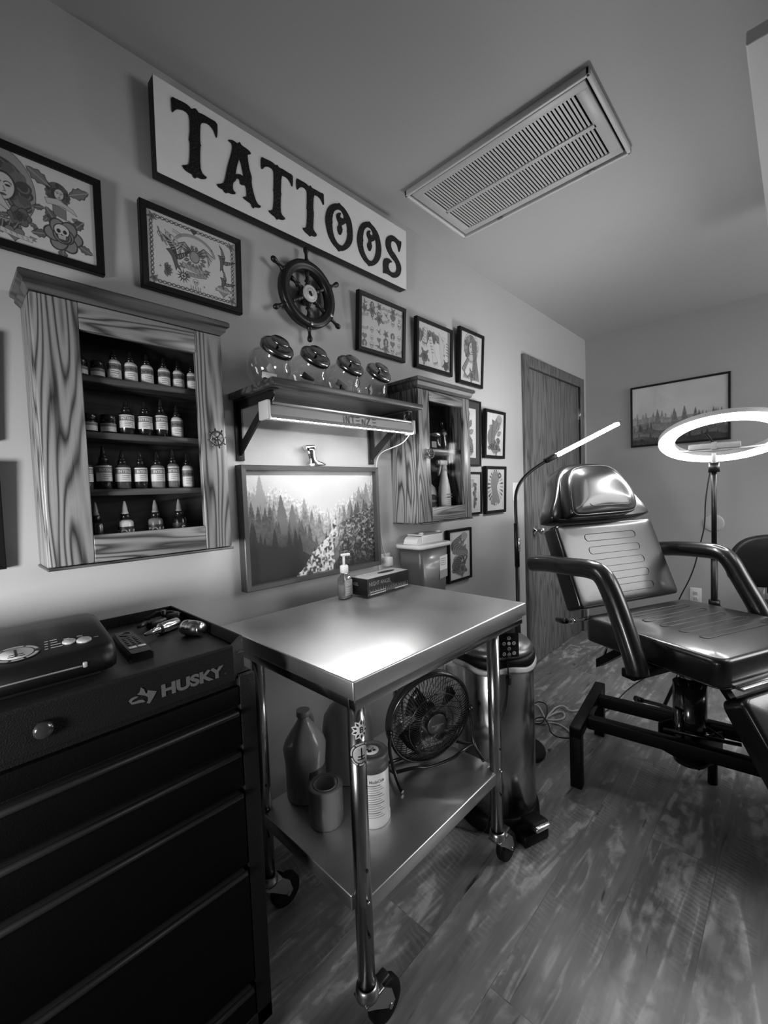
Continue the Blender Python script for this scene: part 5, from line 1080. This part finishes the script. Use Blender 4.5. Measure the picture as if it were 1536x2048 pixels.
bm_pts = [(.0597*math.cos(a), .0597*math.sin(a)) for a in np.linspace(-PI/2-1.0, -PI/2+.2, 9)]
b = MB(); b.loft([[(x, y, .048) for x, y in bm_pts], [(x, y, .098) for x, y in bm_pts]], False, False, None, True, closed=False); b.build('label', mat('jug_label', .05, .5), t)
t = thing('storage_jar', 'large pale rounded plastic container at the back of the undershelf behind the near leg', 'container', (.872, -.262, SHZ))
b = MB(); b.lathe([(0, 0), (.078, 0), (.082, .006), (.082, .150), (.076, .185), (.058, .212), (.034, .226), (.0, .230)], n=48); b.build('body', mat('pale_plastic', .27, .4), t)
b = MB(); b.cyl((0, 0, .226), (0, 0, .250), .020, n=28); b.build('cap', mat('cap_pale', .30, .4), t)
# desk fan
fa = math.radians(250-270)
fn = thing('desk_fan', 'small black round desk fan on the undershelf, tilted back in its wire stand', 'fan', (1.070, -.440, SHZ), fa)
FB = mat('fan_black', .010, .28, coat=.3); FR = .148; FZ = .158
MF_ = T(0, -.01, FZ) @ RX(PI/2+.12)
def fbuild(mb, nm, m, par=None): return mb.build(nm, m, par or fn)
b = MB(); b.tube([(FR*math.cos(a*PI/32), FR*math.sin(a*PI/32), .0) for a in range(64)], .0065, 10, True, MF_); b.lathe([(FR-.002, -.030), (FR+.004, -.030), (FR+.004, .004), (FR-.002, .004), (FR-.002, -.030)], MF_, 64, False, False); fbuild(b, 'rim', FB)
b = MB()
for i in range(84):
    a = i*2*PI/84; tw = .10
    pts = []
    for r_, h_ in ((.030, .034), (.06, .034), (.10, .030), (.128, .018), (FR, .002)):
        aa = a+tw*math.sin((r_-.03)/.11*PI*.9)*1.2; pts.append((r_*math.cos(aa), r_*math.sin(aa), h_))
    b.tube(pts, .0011, 5, False, MF_)
for r_, h_ in ((.062, .034), (.100, .031)): b.tube([(r_*math.cos(a*PI/28), r_*math.sin(a*PI/28), h_) for a in range(56)], .0016, 6, True, MF_)
fbuild(b, 'front_grille', FB)
b = MB()
for i in range(36):
    a = i*2*PI/36; b.tube([(.03*math.cos(a), .03*math.sin(a), -.055), (.11*math.cos(a), .11*math.sin(a), -.052), (FR*math.cos(a), FR*math.sin(a), -.028)], .0012, 5, False, MF_)
b.lathe([(0, -.075), (.035, -.072), (.038, -.05), (.038, -.03), (0, -.03)], MF_, 28); fbuild(b, 'rear_grille', FB)
b = MB(); b.lathe([(0, .030), (.033, .030), (.035, .034), (.033, .038), (0, .040)], MF_, 36); hbq = fbuild(b, 'hub_badge', mat('fan_badge', .055, .35))
b = MB(); put_text(b, 'blackmaster', .0095, MF_ @ T(0, -.003, .0404), .01); b.build('lettering', mat('fan_letter', .3, .4), hbq)
for k in range(4):
    b = MB(); a0 = k*PI/2+.5; R = []
    for r_ in (.022, .045, .07, .095, .118):
        w_ = .55-.7*(r_-.022); c0 = a0+(r_-.022)*3.0
        R.append([(r_*math.cos(c0-w_*.8), r_*math.sin(c0-w_*.8), -.018), (r_*math.cos(c0), r_*math.sin(c0), -.004), (r_*math.cos(c0+w_*.8), r_*math.sin(c0+w_*.8), .016), (r_*math.cos(c0+w_*.8), r_*math.sin(c0+w_*.8), .0145), (r_*math.cos(c0), r_*math.sin(c0), -.0055), (r_*math.cos(c0-w_*.8), r_*math.sin(c0-w_*.8), -.0195)])
    b.loft(R, True, True, MF_); b.build('blade', mat('blade_black', .008, .15, coat=.8), fn)
b = MB(); b.lathe([(0, -.02), (.026, -.02), (.026, .012), (.02, .018), (0, .018)], MF_, 28); fbuild(b, 'motor_hub', FB)
b = MB()
for s_ in (-1, 1):
    b.tube(smooth_pts([(s_*.150, -.012, .150), (s_*.158, -.015, .10), (s_*.150, -.03, .035), (s_*.152, -.075, .008), (s_*.150, -.082, .007)], 2, False), .0055, 10)
    b.tube(smooth_pts([(s_*.150, -.03, .035), (s_*.145, .02, .015), (s_*.13, .06, .008)], 2, False), .0055, 10); b.lathe([(0, 0), (.012, 0), (.012, .014), (0, .016)], T(s_*.146, -.012, .150) @ RY(s_*PI/2), 16)
b.tube([(-.13, .06, .008), (.13, .06, .008)], .0055, 10); b.tube(smooth_pts([(-.150, -.03, .035), (-.09, -.052, .045), (-.05, -.056, .030), (.05, -.056, .030), (.09, -.052, .045), (.150, -.03, .035)], 2, False), .0055, 10)
fbuild(b, 'wire_stand', FB)
# controller hanging under the table end, with cable
ct = thing('power_controller', 'small black power controller with white buttons hanging below the right end of the steel table', 'power supply', (1.318, -.590, .650), math.radians(-42))
b = MB(); b.bbox(-.036, .036, -.018, .018, 0, .132, .005); b.bbox(-.034, .034, -.015, .055, .130, .152, .003); b.build('case', GB, ct)
b = MB(); b.bbox(-.022, .022, -.0192, -.0175, .085, .106, .001); b.build('screen', mat('screen_grey', .05, .2), ct)
b = MB()
for x, z in ((0, .068), (-.017, .050), (.017, .050), (0, .032), (-.017, .014), (.0, .012), (.017, .016)): b.tube([(x+.0052*math.cos(a*PI/8), -.0185, z+.0052*math.sin(a*PI/8)) for a in range(16)], .0009, 5, True); b.bbox(x-.002, x+.002, -.0195, -.018, z-.001, z+.001, .0003)
b.cyl((0, -.016, .050), (0, -.020, .050), .006, n=16); b.build('buttons', mat('legend_white', .75, .4), ct)
b = MB(); b.tube(smooth_pts([(1.312, -.590, .656), (1.318, -.592, .60), (1.330, -.585, .57), (1.318, -.582, .46), (1.275, -.560, .40), (1.268, -.550, .25), (1.268, -.53, .03), (1.255, -.49, .004), (1.235, -.42, .004), (1.19, -.36, .004)], 3, False), .0022, 8); b.bbox(1.322, 1.338, -.594, -.580, .545, .575, .003)
tag(b.build('power_cable', mat('cable_black', .008, .45), None), 'thin black cable hanging from the power controller beside the table leg', 'cable')

# ---------------------------------------------------------------- step can
tr = thing('step_can', 'tall round stainless step trash can with a black rim behind the table leg', 'trash can', (1.425, -.475, 0), math.radians(-20))
b = MB(); b.lathe([(.140, .045), (.143, .048), (.143, .585), (.140, .588)], n=64); b.build('body', steel('can_steel', .40, .22, 'Z'), tr)
b = MB(); b.lathe([(0, 0), (.150, 0), (.154, .008), (.152, .040), (.146, .060), (.140, .060)], n=64); b.bbox(-.055, .055, -.205, -.10, 0, .040, .008); b.build('base', mat('can_black', .004, .45, spec=.2), tr)
b = MB(); b.bbox(-.036, .036, -.232, -.165, .040, .062, .010, RX(-.12), seg=3); pd = b.build('pedal', mat('can_black'), tr)
b = MB(); b.bbox(-.032, .032, -.243, -.205, .040, .056, .006, RX(-.12), seg=3); b.build('pedal_cap', mat('pedal_steel', .75, .22, 1), pd)
b = MB(); b.lathe([(.141, .585), (.148, .586), (.149, .622), (.143, .628), (.134, .628), (.134, .585)], n=64, cap0=False, cap1=False); b.build('rim_collar', mat('can_black'), tr)
b = MB(); b.lathe([(.141, .629), (.143, .640), (.130, .655), (.09, .668), (0, .674)], n=64); b.build('lid', mat('can_lid_grey', .16, .3, .6), tr)
b = MB(); R = []
rg = random.Random(3)
offs = [rg.uniform(0, 1) for _ in range(48)]
for z, r_, am in ((.600, .1493, .001), (.594, .1510, .003), (.586, .1520, .004), (.578, .1515, .004)):
    R.append([((r_+am*offs[a])*math.cos(a*2*PI/48), (r_+am*offs[(a+5) % 48])*math.sin(a*2*PI/48), z-.012*offs[(a*3) % 48]*(z < .57)-.006*math.sin(a*.7)) for a in range(48)])
R.append(R[0]); b.loft(R, False, False); b.build('bag_liner', mat('bag_white', .55, .3, bump=1, bscale=60), tr)

# ---------------------------------------------------------------- floor standing LED lamp
ll = thing('floor_lamp', 'slim black gooseneck floor lamp with a glowing LED bar head behind the step can', 'floor lamp', (1.815, -.375, 0))
b = MB(); b.lathe([(0, 0), (.108, 0), (.112, .004), (.110, .014), (.10, .018), (.02, .022), (0, .022)], n=48); b.build('base', mat('lamp_black', .005, .4, spec=.3), ll)
b = MB(); b.bbox(.062, .082, -.112, -.102, .006, .016, .002); b.build('foot_label', mat('trim_light'), ll)
b = MB(); b.cyl((.018, .003, .02), (.018, .003, .86), .0095, n=20); b.cyl((.018, .003, .86), (.018, .003, 1.06), .0115, n=20); b.build('pole', mat('lamp_black'), ll)
b = MB(); b.bbox(.012, .024, -.012, -.005, .93, .99, .002); b.build('switch_strip', CHROME, ll)
g0 = Vector((1.833, -.372, 1.06)); L0 = Vector((2.063, -.450, 1.361)); L1 = Vector((2.378, -.650, 1.522)); ldir = (L1-L0).normalized(); o = Vector((1.815, -.375, 0))
b = MB(); b.tube(smooth_pts([g0-o, Vector((1.833, -.370, 1.13))-o, Vector((1.855, -.362, 1.215))-o, Vector((1.93, -.378, 1.285))-o, L0-ldir*.05-o, L0-o], 3, False), .0075, 12); b.build('gooseneck', mat('lamp_black'), ll)
zx = ldir; yx = Vector((0, 0, 1)).cross(zx).normalized(); xx = yx.cross(zx); MH = Matrix((xx, yx, zx)).transposed().to_4x4(); MH.translation = L0-o
b = MB(); b.bbox(-.012, .010, -.016, .016, -.045, .02, .004, MH); b.build('head_housing', mat('lamp_black'), ll)
b = MB(); b.bbox(-.010, .009, -.0145, .0145, .408, .414, .002, MH); b.build('end_cap', mat('lamp_black'), ll)
b = MB(); b.bbox(-.009, .008, -.014, .014, .021, .408, .005, MH); b.build('light_bar', mat('lamp_glow', .9, .5, emit=LAMP_E), ll)

# ---------------------------------------------------------------- tattoo chair
O_ = Vector((1.996, -.601, 0)); cz = math.radians(-114.9)
tch = thing('tattoo_chair', 'black padded reclining tattoo chair with armrests on a black steel base', 'tattoo chair', O_, cz)
INV = (Matrix.Translation(O_) @ RZ(cz)).inverted()
LE = mat('black_leather', .005, .30, coat=.45, bump=.12, bscale=260); PIPE = mat('leather_piping', .012, .25, coat=.4); BS = mat('base_black', .003, .42, spec=.2)
SZ_ = .63; SL, SW = .585, .672
b = MB(); b.pad(rrect(0, SL, 0, SW, .045, 6), SZ_-.105, SZ_, .022, .010); b.build('seat', LE, tch)
def channel(mb, x0, x1, y0, y1, z, M=None, r=.0013):
    q = (x1-x0)/2; P = [(x0+q+q*math.cos(a), y0+q+q*math.sin(a), z) for a in np.linspace(PI, 2*PI, 8)]+[(x0+q+q*math.cos(a), y1-q+q*math.sin(a), z) for a in np.linspace(0, PI, 8)]
    mb.tube(P, r, 5, True, M)
def piping(mb, outline, z, M=None, r=.0035): mb.tube([(x, y, z) for x, y in outline], r, 8, True, M)
b = MB(); piping(b, rrect(.004, SL-.004, .004, SW-.004, .043, 6), SZ_-.021); piping(b, rrect(.004, SL-.004, .004, SW-.004, .043, 6), SZ_-.100); b.build('seat_piping', PIPE, tch)
b = MB()
for i in range(5): channel(b, .10+.078*i, .132+.078*i, .14, .53, SZ_+.0104)
b.build('seat_stitching', mat('stitch_sheen', .03, .3), tch)
MBK = Matrix(((0, -.38, .925, 0), (1, 0, 0, 0), (0, .925, .38, SZ_), (0, 0, 0, 1)))
b = MB(); b.pad(rrect(.005, .662, .028, .436, .018, 4), -.095, 0, .018, .004, MBK); b.build('backrest', LE, tch)
b = MB(); piping(b, rrect(.009, .658, .032, .432, .018, 4), -.018, MBK); b.build('backrest_piping', PIPE, tch)
b = MB()
def channel_w(mb, x0, x1, y0, y1, z, M, r=.0013):
    q = (y1-y0)/2; P = [(x1-q+q*math.cos(a), y0+q+q*math.sin(a), z) for a in np.linspace(-PI/2, PI/2, 8)]+[(x0+q+q*math.cos(a), y0+q+q*math.sin(a), z) for a in np.linspace(PI/2, 3*PI/2, 8)]
    mb.tube(P, r, 5, True, M)
for i in range(5): channel_w(b, .16, .50, .340-.066*i, .376-.066*i, .0046, MBK)
b.build('backrest_stitching', mat('stitch_dark', .004, .5), tch)
HO = smooth_pts([(0, .448), (.0, .500), (.055, .572), (.090, .640), (.130, .720), (.185, .760), (.335, .772), (.485, .760), (.540, .720), (.585, .640), (.620, .570), (.668, .500), (.668, .448)], 2)
b = MB(); b.pad(HO, -.095, .004, .020, .008, MBK); b.build('head_section', LE, tch)
b = MB(); cx_ = sum(p[0] for p in HO)/len(HO); cy_ = sum(p[1] for p in HO)/len(HO); b.tube([(cx_+(x-cx_)*.985, cy_+(y-cy_)*.985, -.014) for x, y in HO], .0035, 8, True, MBK); b.build('head_piping', PIPE, tch)
PO = smooth_pts([(.05, .46), (.062, .52), (.105, .665), (.155, .715), (.33, .728), (.42, .712), (.475, .65), (.515, .56), (.50, .475), (.45, .452), (.25, .450), (.09, .448)], 2)
b = MB(); b.pad(PO, .0, .082, .030, .018, MBK @ T(0, 0, .004)); pil = b.build('head_pillow', LE, tch)
b = MB(); pcx = sum(p[0] for p in PO)/len(PO); pcy = sum(p[1] for p in PO)/len(PO); b.tube([(pcx+(x-pcx)*.95, pcy+(y-pcy)*.95, .078) for x, y in PO], .0028, 8, True, MBK); channel_w(b, .16, .43, .492, .535, .099, MBK); b.build('pillow_piping', PIPE, pil)
def arm(y, pts):
    a = MB(); P = smooth_pts([(x, y, SZ_+z) for x, z in pts], 3, False); n = len(P)
    rr = [.030*min(1, .35+i/n*9)*(.92+.08*math.cos(i)) if i < n*.08 else .030 for i in range(n)]; rr = [max(.012, .039*min(1, (i+1.5)/(n*.07)))*min(1, (n-i+1)/(n*.04)) for i in range(n)]
    a.tube(P, rr, 18); ao = a.build('armrest', LE, tch)
    s_ = MB(); s_.bbox(pts[-1][0]-.055, pts[-1][0]+.0, y-.02 if y < 0 else SW-.10, .10 if y < 0 else y+.02, SZ_-.140, SZ_-.106, .004)
    s_.build('arm_bracket', BS, ao); return ao
arm(-.095, [(-.225, .218), (-.12, .235), (.02, .238), (.135, .248), (.20, .235), (.245, .16), (.30, .03), (.345, -.085), (.35, -.115)])
arm(.775, [(-.21, .220), (-.10, .235), (.02, .240), (.10, .240), (.15, .215), (.20, .12), (.27, .0), (.31, -.09), (.315, -.115)])
b = MB(); b.cyl((-.035, -.015, SZ_-.03), (-.035, SW+.01, SZ_-.03), .008, n=14); b.cyl((-.035, -.03, SZ_-.03), (-.035, -.015, SZ_-.03), .013, n=16); b.build('hinge_rod', CHROME, tch)
b = MB(); b.tube([(-.036, -.028, SZ_-.03), (-.060, -.034, SZ_-.035)], .006, 10); b.tube([(-.058, -.034, SZ_-.034), (-.080, -.036, SZ_-.038), (-.118, -.038, SZ_-.042)], [.012, .015, .011], 14); b.build('adjust_knob', mat('knob_black', .006, .3, coat=.4), tch)
b = MB(); b.cyl((.05, .10, SZ_-.11), (.022, .10, SZ_-.205), .006, n=12); b.build('gas_strut', CHROME, tch)
b = MB(); b.loft([[(x, y, z) for y, z in ((.082, SZ_-.255+dz), (.125, SZ_-.255+dz), (.125, SZ_-.215+dz), (.082, SZ_-.215+dz))] for x, dz in ((-.005, .0), (.16, .13))], True, True, None, False); b.build('recline_bar', BS, tch)
b = MB(); b.bbox(.08, .52, .12, .55, SZ_-.135, SZ_-.106, .004); b.build('seat_frame', BS, tch)
MLG = T(SL+.028, 0, SZ_-.10) @ RY(math.radians(58))
b = MB(); b.pad(rrect(.015, .44, .03, SW-.03, .03, 5), -.085, 0, .020, .008, MLG); b.build('leg_rest', LE, tch)
b = MB(); b.bbox(SL-.002, SL+.030, .05, SW-.05, SZ_-.100, SZ_-.090, .002); b.cyl((SL+.014, .05, SZ_-.092), (SL+.014, SW-.05, SZ_-.092), .006, n=12); b.build('front_hinge', mat('hinge_bright', .6, .25, 1), tch)
for y in (.10, .55):
    b = MB(); b.loft([[(x, yy, z) for yy, z in ((y, SZ_-.13-q), (y+.03, SZ_-.13-q), (y+.03, SZ_-.105-q), (y, SZ_-.105-q))] for x, q in ((.50, 0), (.66, .20))], True, True, None, False); b.build('leg_rest_arm', BS, tch)
# base frame (its own direction on the floor)
A = Vector((1.740, -.660, 0)); ex = Vector((.993, .115, 0)); ey = Vector((-.115, .993, 0)); BMX = INV @ Matrix(((ex.x, ey.x, 0, A.x), (ex.y, ey.y, 0, A.y), (0, 0, 1, 0), (0, 0, 0, 1)))
for yy in (0, -1.20):
    b = MB(); hs = .022; b.bbox(-hs, hs, yy-hs, yy+hs, 0, .25, .003, BMX); b.bbox(.445-hs, .445+hs, yy-hs, yy+hs, 0, .25, .003, BMX); b.bbox(-hs, .445+hs, yy-hs, yy+hs, .206, .252, .003, BMX); b.build('end_frame', BS, tch)
for xx_ in (.115, .335):
    b = MB(); b.bbox(xx_-.020, xx_+.020, -1.18, -.02, .198, .246, .003, BMX); b.build('base_rail', BS, tch)
C0 = INV @ Vector((2.035, -.995, 0)); CM = Matrix.Translation(C0)
b = MB(); b.bbox(-.09, .09, -.085, .085, .135, .150, .003, CM); b.bbox(-.075, -.065, -.08, .08, .15, .24, .002, CM); b.bbox(.065, .075, -.08, .08, .15, .24, .002, CM); b.build('pump_plate', BS, tch)
b = MB(); b.cyl((0, 0, .10), (0, 0, .42), .057, n=36, M=CM); b.cyl((.0, -.06, .12), (0, -.06, .33), .016, n=20, M=CM); b.build('lift_cylinder', mat('cylinder_gloss', .10, .16, .9), tch)
b = MB(); b.cyl((0, 0, .42), (0, 0, .50), .040, n=32, M=CM); b.build('lift_piston', CHROME, tch)
b = MB(); b.lathe([(.067, .148), (.067, .168), (.058, .185)], CM, 32, False, False); b.build('lift_collar', CHROME, tch)
b = MB(); b.cyl((0, 0, 0), (0, 0, .14), .017, n=16, M=Matrix.Translation(INV @ Vector((2.105, -1.06, 0)))); b.build('centre_foot', BS, tch)
pa = [INV @ Vector(p) for p in ((2.394, -.716, .13), (2.30, -.845, .175), (2.16, -.97, .225), (2.02, -1.10, .235))]
b = MB(); b.tube(pa, .009, 10); b.tube([pa[0], pa[0]*.72+pa[1]*.28], [.016, .012], 12); b.build('foot_lever', mat('lever_black', .01, .3), tch)
b = MB(); q0 = INV @ Vector((1.905, -.93, .262)); q1 = INV @ Vector((1.965, -1.16, .262)); b.cyl(q0, q1, .007, n=12); b.build('pedal_rod', mat('rod_dark', .06, .25, 1), tch)

# ---------------------------------------------------------------- ring light on its stand
rl = thing('ring_light', 'large glowing white ring light tilted on a tall black light stand', 'ring light', (2.90, -.976, 0)); o = Vector((2.90, -.976, 0))
th, ph = math.radians(20.8), math.radians(-165.4); nrm = Vector((math.sin(th)*math.cos(ph), math.sin(th)*math.sin(ph), -math.cos(th))); RC = Vector((2.832, -1.021, 1.434))-o
xa = nrm.orthogonal().normalized(); ya = nrm.cross(xa); RM = Matrix((xa, ya, nrm)).transposed().to_4x4(); RM.translation = RC
RO, RI = .281, .209
b = MB(); b.lathe([(RI, -.004), (RI+.004, .008), (RI+.02, .013), (RO-.02, .013), (RO-.004, .008), (RO, -.004)], RM, 96, False, False); b.build('diffuser', mat('ring_glow', .9, .5, emit=RING_E), rl)
b = MB(); b.lathe([(RI-.001, .002), (RI-.001, -.022), (RI+.01, -.028), (RO-.01, -.028), (RO+.001, -.022), (RO+.001, .002)], RM, 96, False, False); b.build('housing', mat('ring_housing', .45, .4), rl)
yb_ = Vector((0, 0, -1)); yb_ = (yb_-nrm*yb_.dot(nrm)).normalized()
top = Vector((0, 0, 1.300)); b = MB(); hd_ = Vector((-.10, -.03, 1.385)); b.tube([top, Vector((-.01, 0, 1.34)), Vector((-.02, -.002, 1.37))], .010, 10)
side = Vector((-.113, .994, 0)).normalized(); br0 = Vector((-.03, -.01, 1.385))
for s_ in (-1, 1): b.tube([br0, br0+side*(.13*s_), br0+side*(.205*s_)+Vector((0, 0, .005-.02*s_*0))], .006, 8)
b.build('yoke', mat('ring_housing'), rl)
b = MB(); b.bbox(-.012, .012, -.11, .11, 1.388, 1.420, .004, RZ(math.radians(6)) @ T(-.035, 0, 0)); b.bbox(-.014, .014, -.012, .012, 1.384, 1.425, .003, RZ(math.radians(6)) @ T(-.035, 0, 0)); b.build('phone_clip', mat('clip_grey', .20, .35), rl)
b = MB(); b.tube([(-.03, .0, 1.42), (-.05, .02, 1.46), (-.06, .03, 1.475)], .005, 8); b.build('clip_arm', mat('lamp_black'), rl)
b = MB(); b.cyl((0, 0, .80), (0, 0, 1.29), .012, n=18); b.cyl((0, 0, .30), (0, 0, .82), .0155, n=18); b.cyl((0, 0, 1.265), (0, 0, 1.315), .026, .022, n=20); b.build('pole', mat('lamp_black'), rl)
b = MB(); b.cyl((0, 0, .800), (0, 0, .860), .021, n=18); b.bbox(-.01, .01, -.045, -.015, .815, .845, .005); b.cyl((0, 0, .535), (0, 0, .570), .026, n=18); b.build('collar', mat('lamp_black'), rl)
for k in range(3):
    a = .5+k*2*PI/3; d = Vector((math.cos(a), math.sin(a), 0)); b = MB(); b.cyl(d*.018+Vector((0, 0, .545)), d*.36+Vector((0, 0, .012)), .009, n=12); b.cyl(Vector((0, 0, .30)), d*.18+Vector((0, 0, .29)), .006, n=10); lo = b.build('leg', mat('lamp_black'), rl)
    b = MB(); b.lathe([(0, 0), (.013, 0), (.013, .02), (.009, .03), (0, .03)], T(d.x*.36, d.y*.36, 0), 14); b.build('rubber_foot', mat('rubber_black'), lo)
b = MB(); b.tube(smooth_pts([(2.885, -.965, 1.30), (2.888, -.952, 1.22), (2.89, -.938, 1.10), (2.90, -.936, .98), (2.90, -.914, .87), (2.90, -.879, .70), (2.90, -.80, .52), (2.95, -.74, .25), (3.02, -.68, .03), (3.08, -.63, .004), (2.81, -.585, .004), (2.64, -.575, .004), (2.40, -.572, .004), (2.25, -.50, .004)], 3, False), .0032, 8)
tag(b.build('power_cable', mat('cable_black'), None), 'black cord dropping from the ring light stand and crossing the floor behind the chair', 'cable')

# ---------------------------------------------------------------- rolling stool with round back
so = thing('rolling_stool', 'black rolling stool with a rounded backrest near the back wall at the right edge', 'stool', (3.14, -1.30, 0), math.radians(-62))
b = MB(); b.pad(circ(0, 0, .20, .20, 40), .455, .530, .025, .010); b.build('seat', mat('stool_vinyl', .007, .5, spec=.3), so)
b = MB(); OB = smooth_pts([(-.225, 0), (-.235, .12), (-.18, .235), (-.08, .275), (.08, .275), (.18, .235), (.235, .12), (.225, 0), (.12, -.035), (-.12, -.035)], 2)
MSB = T(0, .215, .625) @ RX(PI/2+.08); b.pad(OB, -.02, .035, .018, .01, MSB); b.build('backrest', mat('stool_vinyl'), so)
b = MB(); b.tube([(0, .0, .45), (0, .20, .46), (0, .265, .52), (0, .262, .70)], .014, 10); b.build('back_bar', CHROME, so)
b = MB(); b.cyl((0, 0, .10), (0, 0, .455), .024, n=20); b.build('gas_column', CHROME, so)
b = MB(); b.tube([(.04, -.03, .44), (-.10, -.16, .43), (-.17, -.22, .445)], .006, 8); b.build('height_lever', CHROME, so)
for k in range(5):
    a = k*2*PI/5; d = Vector((math.cos(a), math.sin(a), 0)); b = MB(); b.tube([Vector((0, 0, .11)), d*.14+Vector((0, 0, .10)), d*.27+Vector((0, 0, .075))], [.018, .014, .011], 10); lo = b.build('base_arm', CHROME, so)
    b = MB(); b.cyl(d*.27+Vector((-.011, 0, .026)), d*.27+Vector((.011, 0, .026)), .0255, n=18); b.cyl(d*.27+Vector((0, 0, .04)), d*.27+Vector((0, 0, .075)), .006, n=8); b.build('caster', mat('rubber_black'), lo)
# pale low cabinet behind the stool
lc = thing('low_cabinet', 'pale low cabinet against the back wall behind the stool at the right edge', 'cabinet', (3.645, -1.45, 0))
b = MB(); b.box(-.20, .205, -.38, .28, .02, .50); b.build('body', mat('cabinet_pale', .45, .5), lc)
b = MB(); b.bbox(-.215, .215, -.40, .30, .50, .525, .003); b.build('top', mat('cabinet_top_white', .6, .4), lc)
for i in range(2):
    b = MB(); b.bbox(-.216, -.2005, -.37, .27, .04+.23*i, .255+.23*i, .003); do = b.build('drawer', mat('cabinet_pale'), lc); b = MB(); b.bbox(-.236, -.2165, -.10, .0, .155+.23*i, .167+.23*i, .002); b.build('handle', CHROME, do)
# loose cables on the floor
b = MB(); z = .0045
W1 = [(2.36, -.46), (2.284, -.427), (2.33, -.375), (2.29, -.345), (2.235, -.352), (2.17, -.355), (2.10, -.365), (2.06, -.335), (2.07, -.28), (2.15, -.25), (2.225, -.229), (2.24, -.27), (2.20, -.31), (2.13, -.36), (2.14, -.40), (2.21, -.43), (2.27, -.40), (2.22, -.37), (2.12, -.35), (2.06, -.29)]
b.tube(smooth_pts([(x, y, z+.004*(i % 3)) for i, (x, y) in enumerate(W1)], 3, False), .0045, 8); tag(b.build('floor_cable', mat('cable_white')), 'tangled white cable looping on the floor between the step can and the chair base', 'cable')
b = MB(); b.tube(smooth_pts([(x, y, z) for x, y in ((2.06, -.31), (2.08, -.36), (2.14, -.40), (2.12, -.482), (2.05, -.53), (1.99, -.60))], 3, False), .0040, 8); tag(b.build('floor_cable', mat('cable_white')), 'lower straight run of white cable reaching the near leg of the chair base', 'cable')
b = MB(); b.tube(smooth_pts([(x, y, z+.012) for x, y in ((2.05, -.31), (2.162, -.262), (2.27, -.244), (2.28, -.30), (2.20, -.34), (2.13, -.36), (2.06, -.37), (2.04, -.33), (2.10, -.32), (2.135, -.35), (2.06, -.41), (2.019, -.429), (1.993, -.477), (2.03, -.53), (2.08, -.56))], 3, False), .0032, 8)
tag(b.build('floor_cable', mat('cable_black')), 'thin black cable curling over the white one on the floor', 'cable')
b = MB(); b.bbox(1.752, 1.785, -.045, -.010, .300, .332, .004); b.tube(smooth_pts([(1.768, -.03, .302), (1.765, -.05, .22), (1.72, -.06, .08), (1.65, -.09, .006), (1.50, -.12, .005)], 3, False), .003, 8)
tag(b.build('plug', mat('plug_pale', .35, .35)), 'pale plug with a cord in the low outlet beside the step can', 'plug')
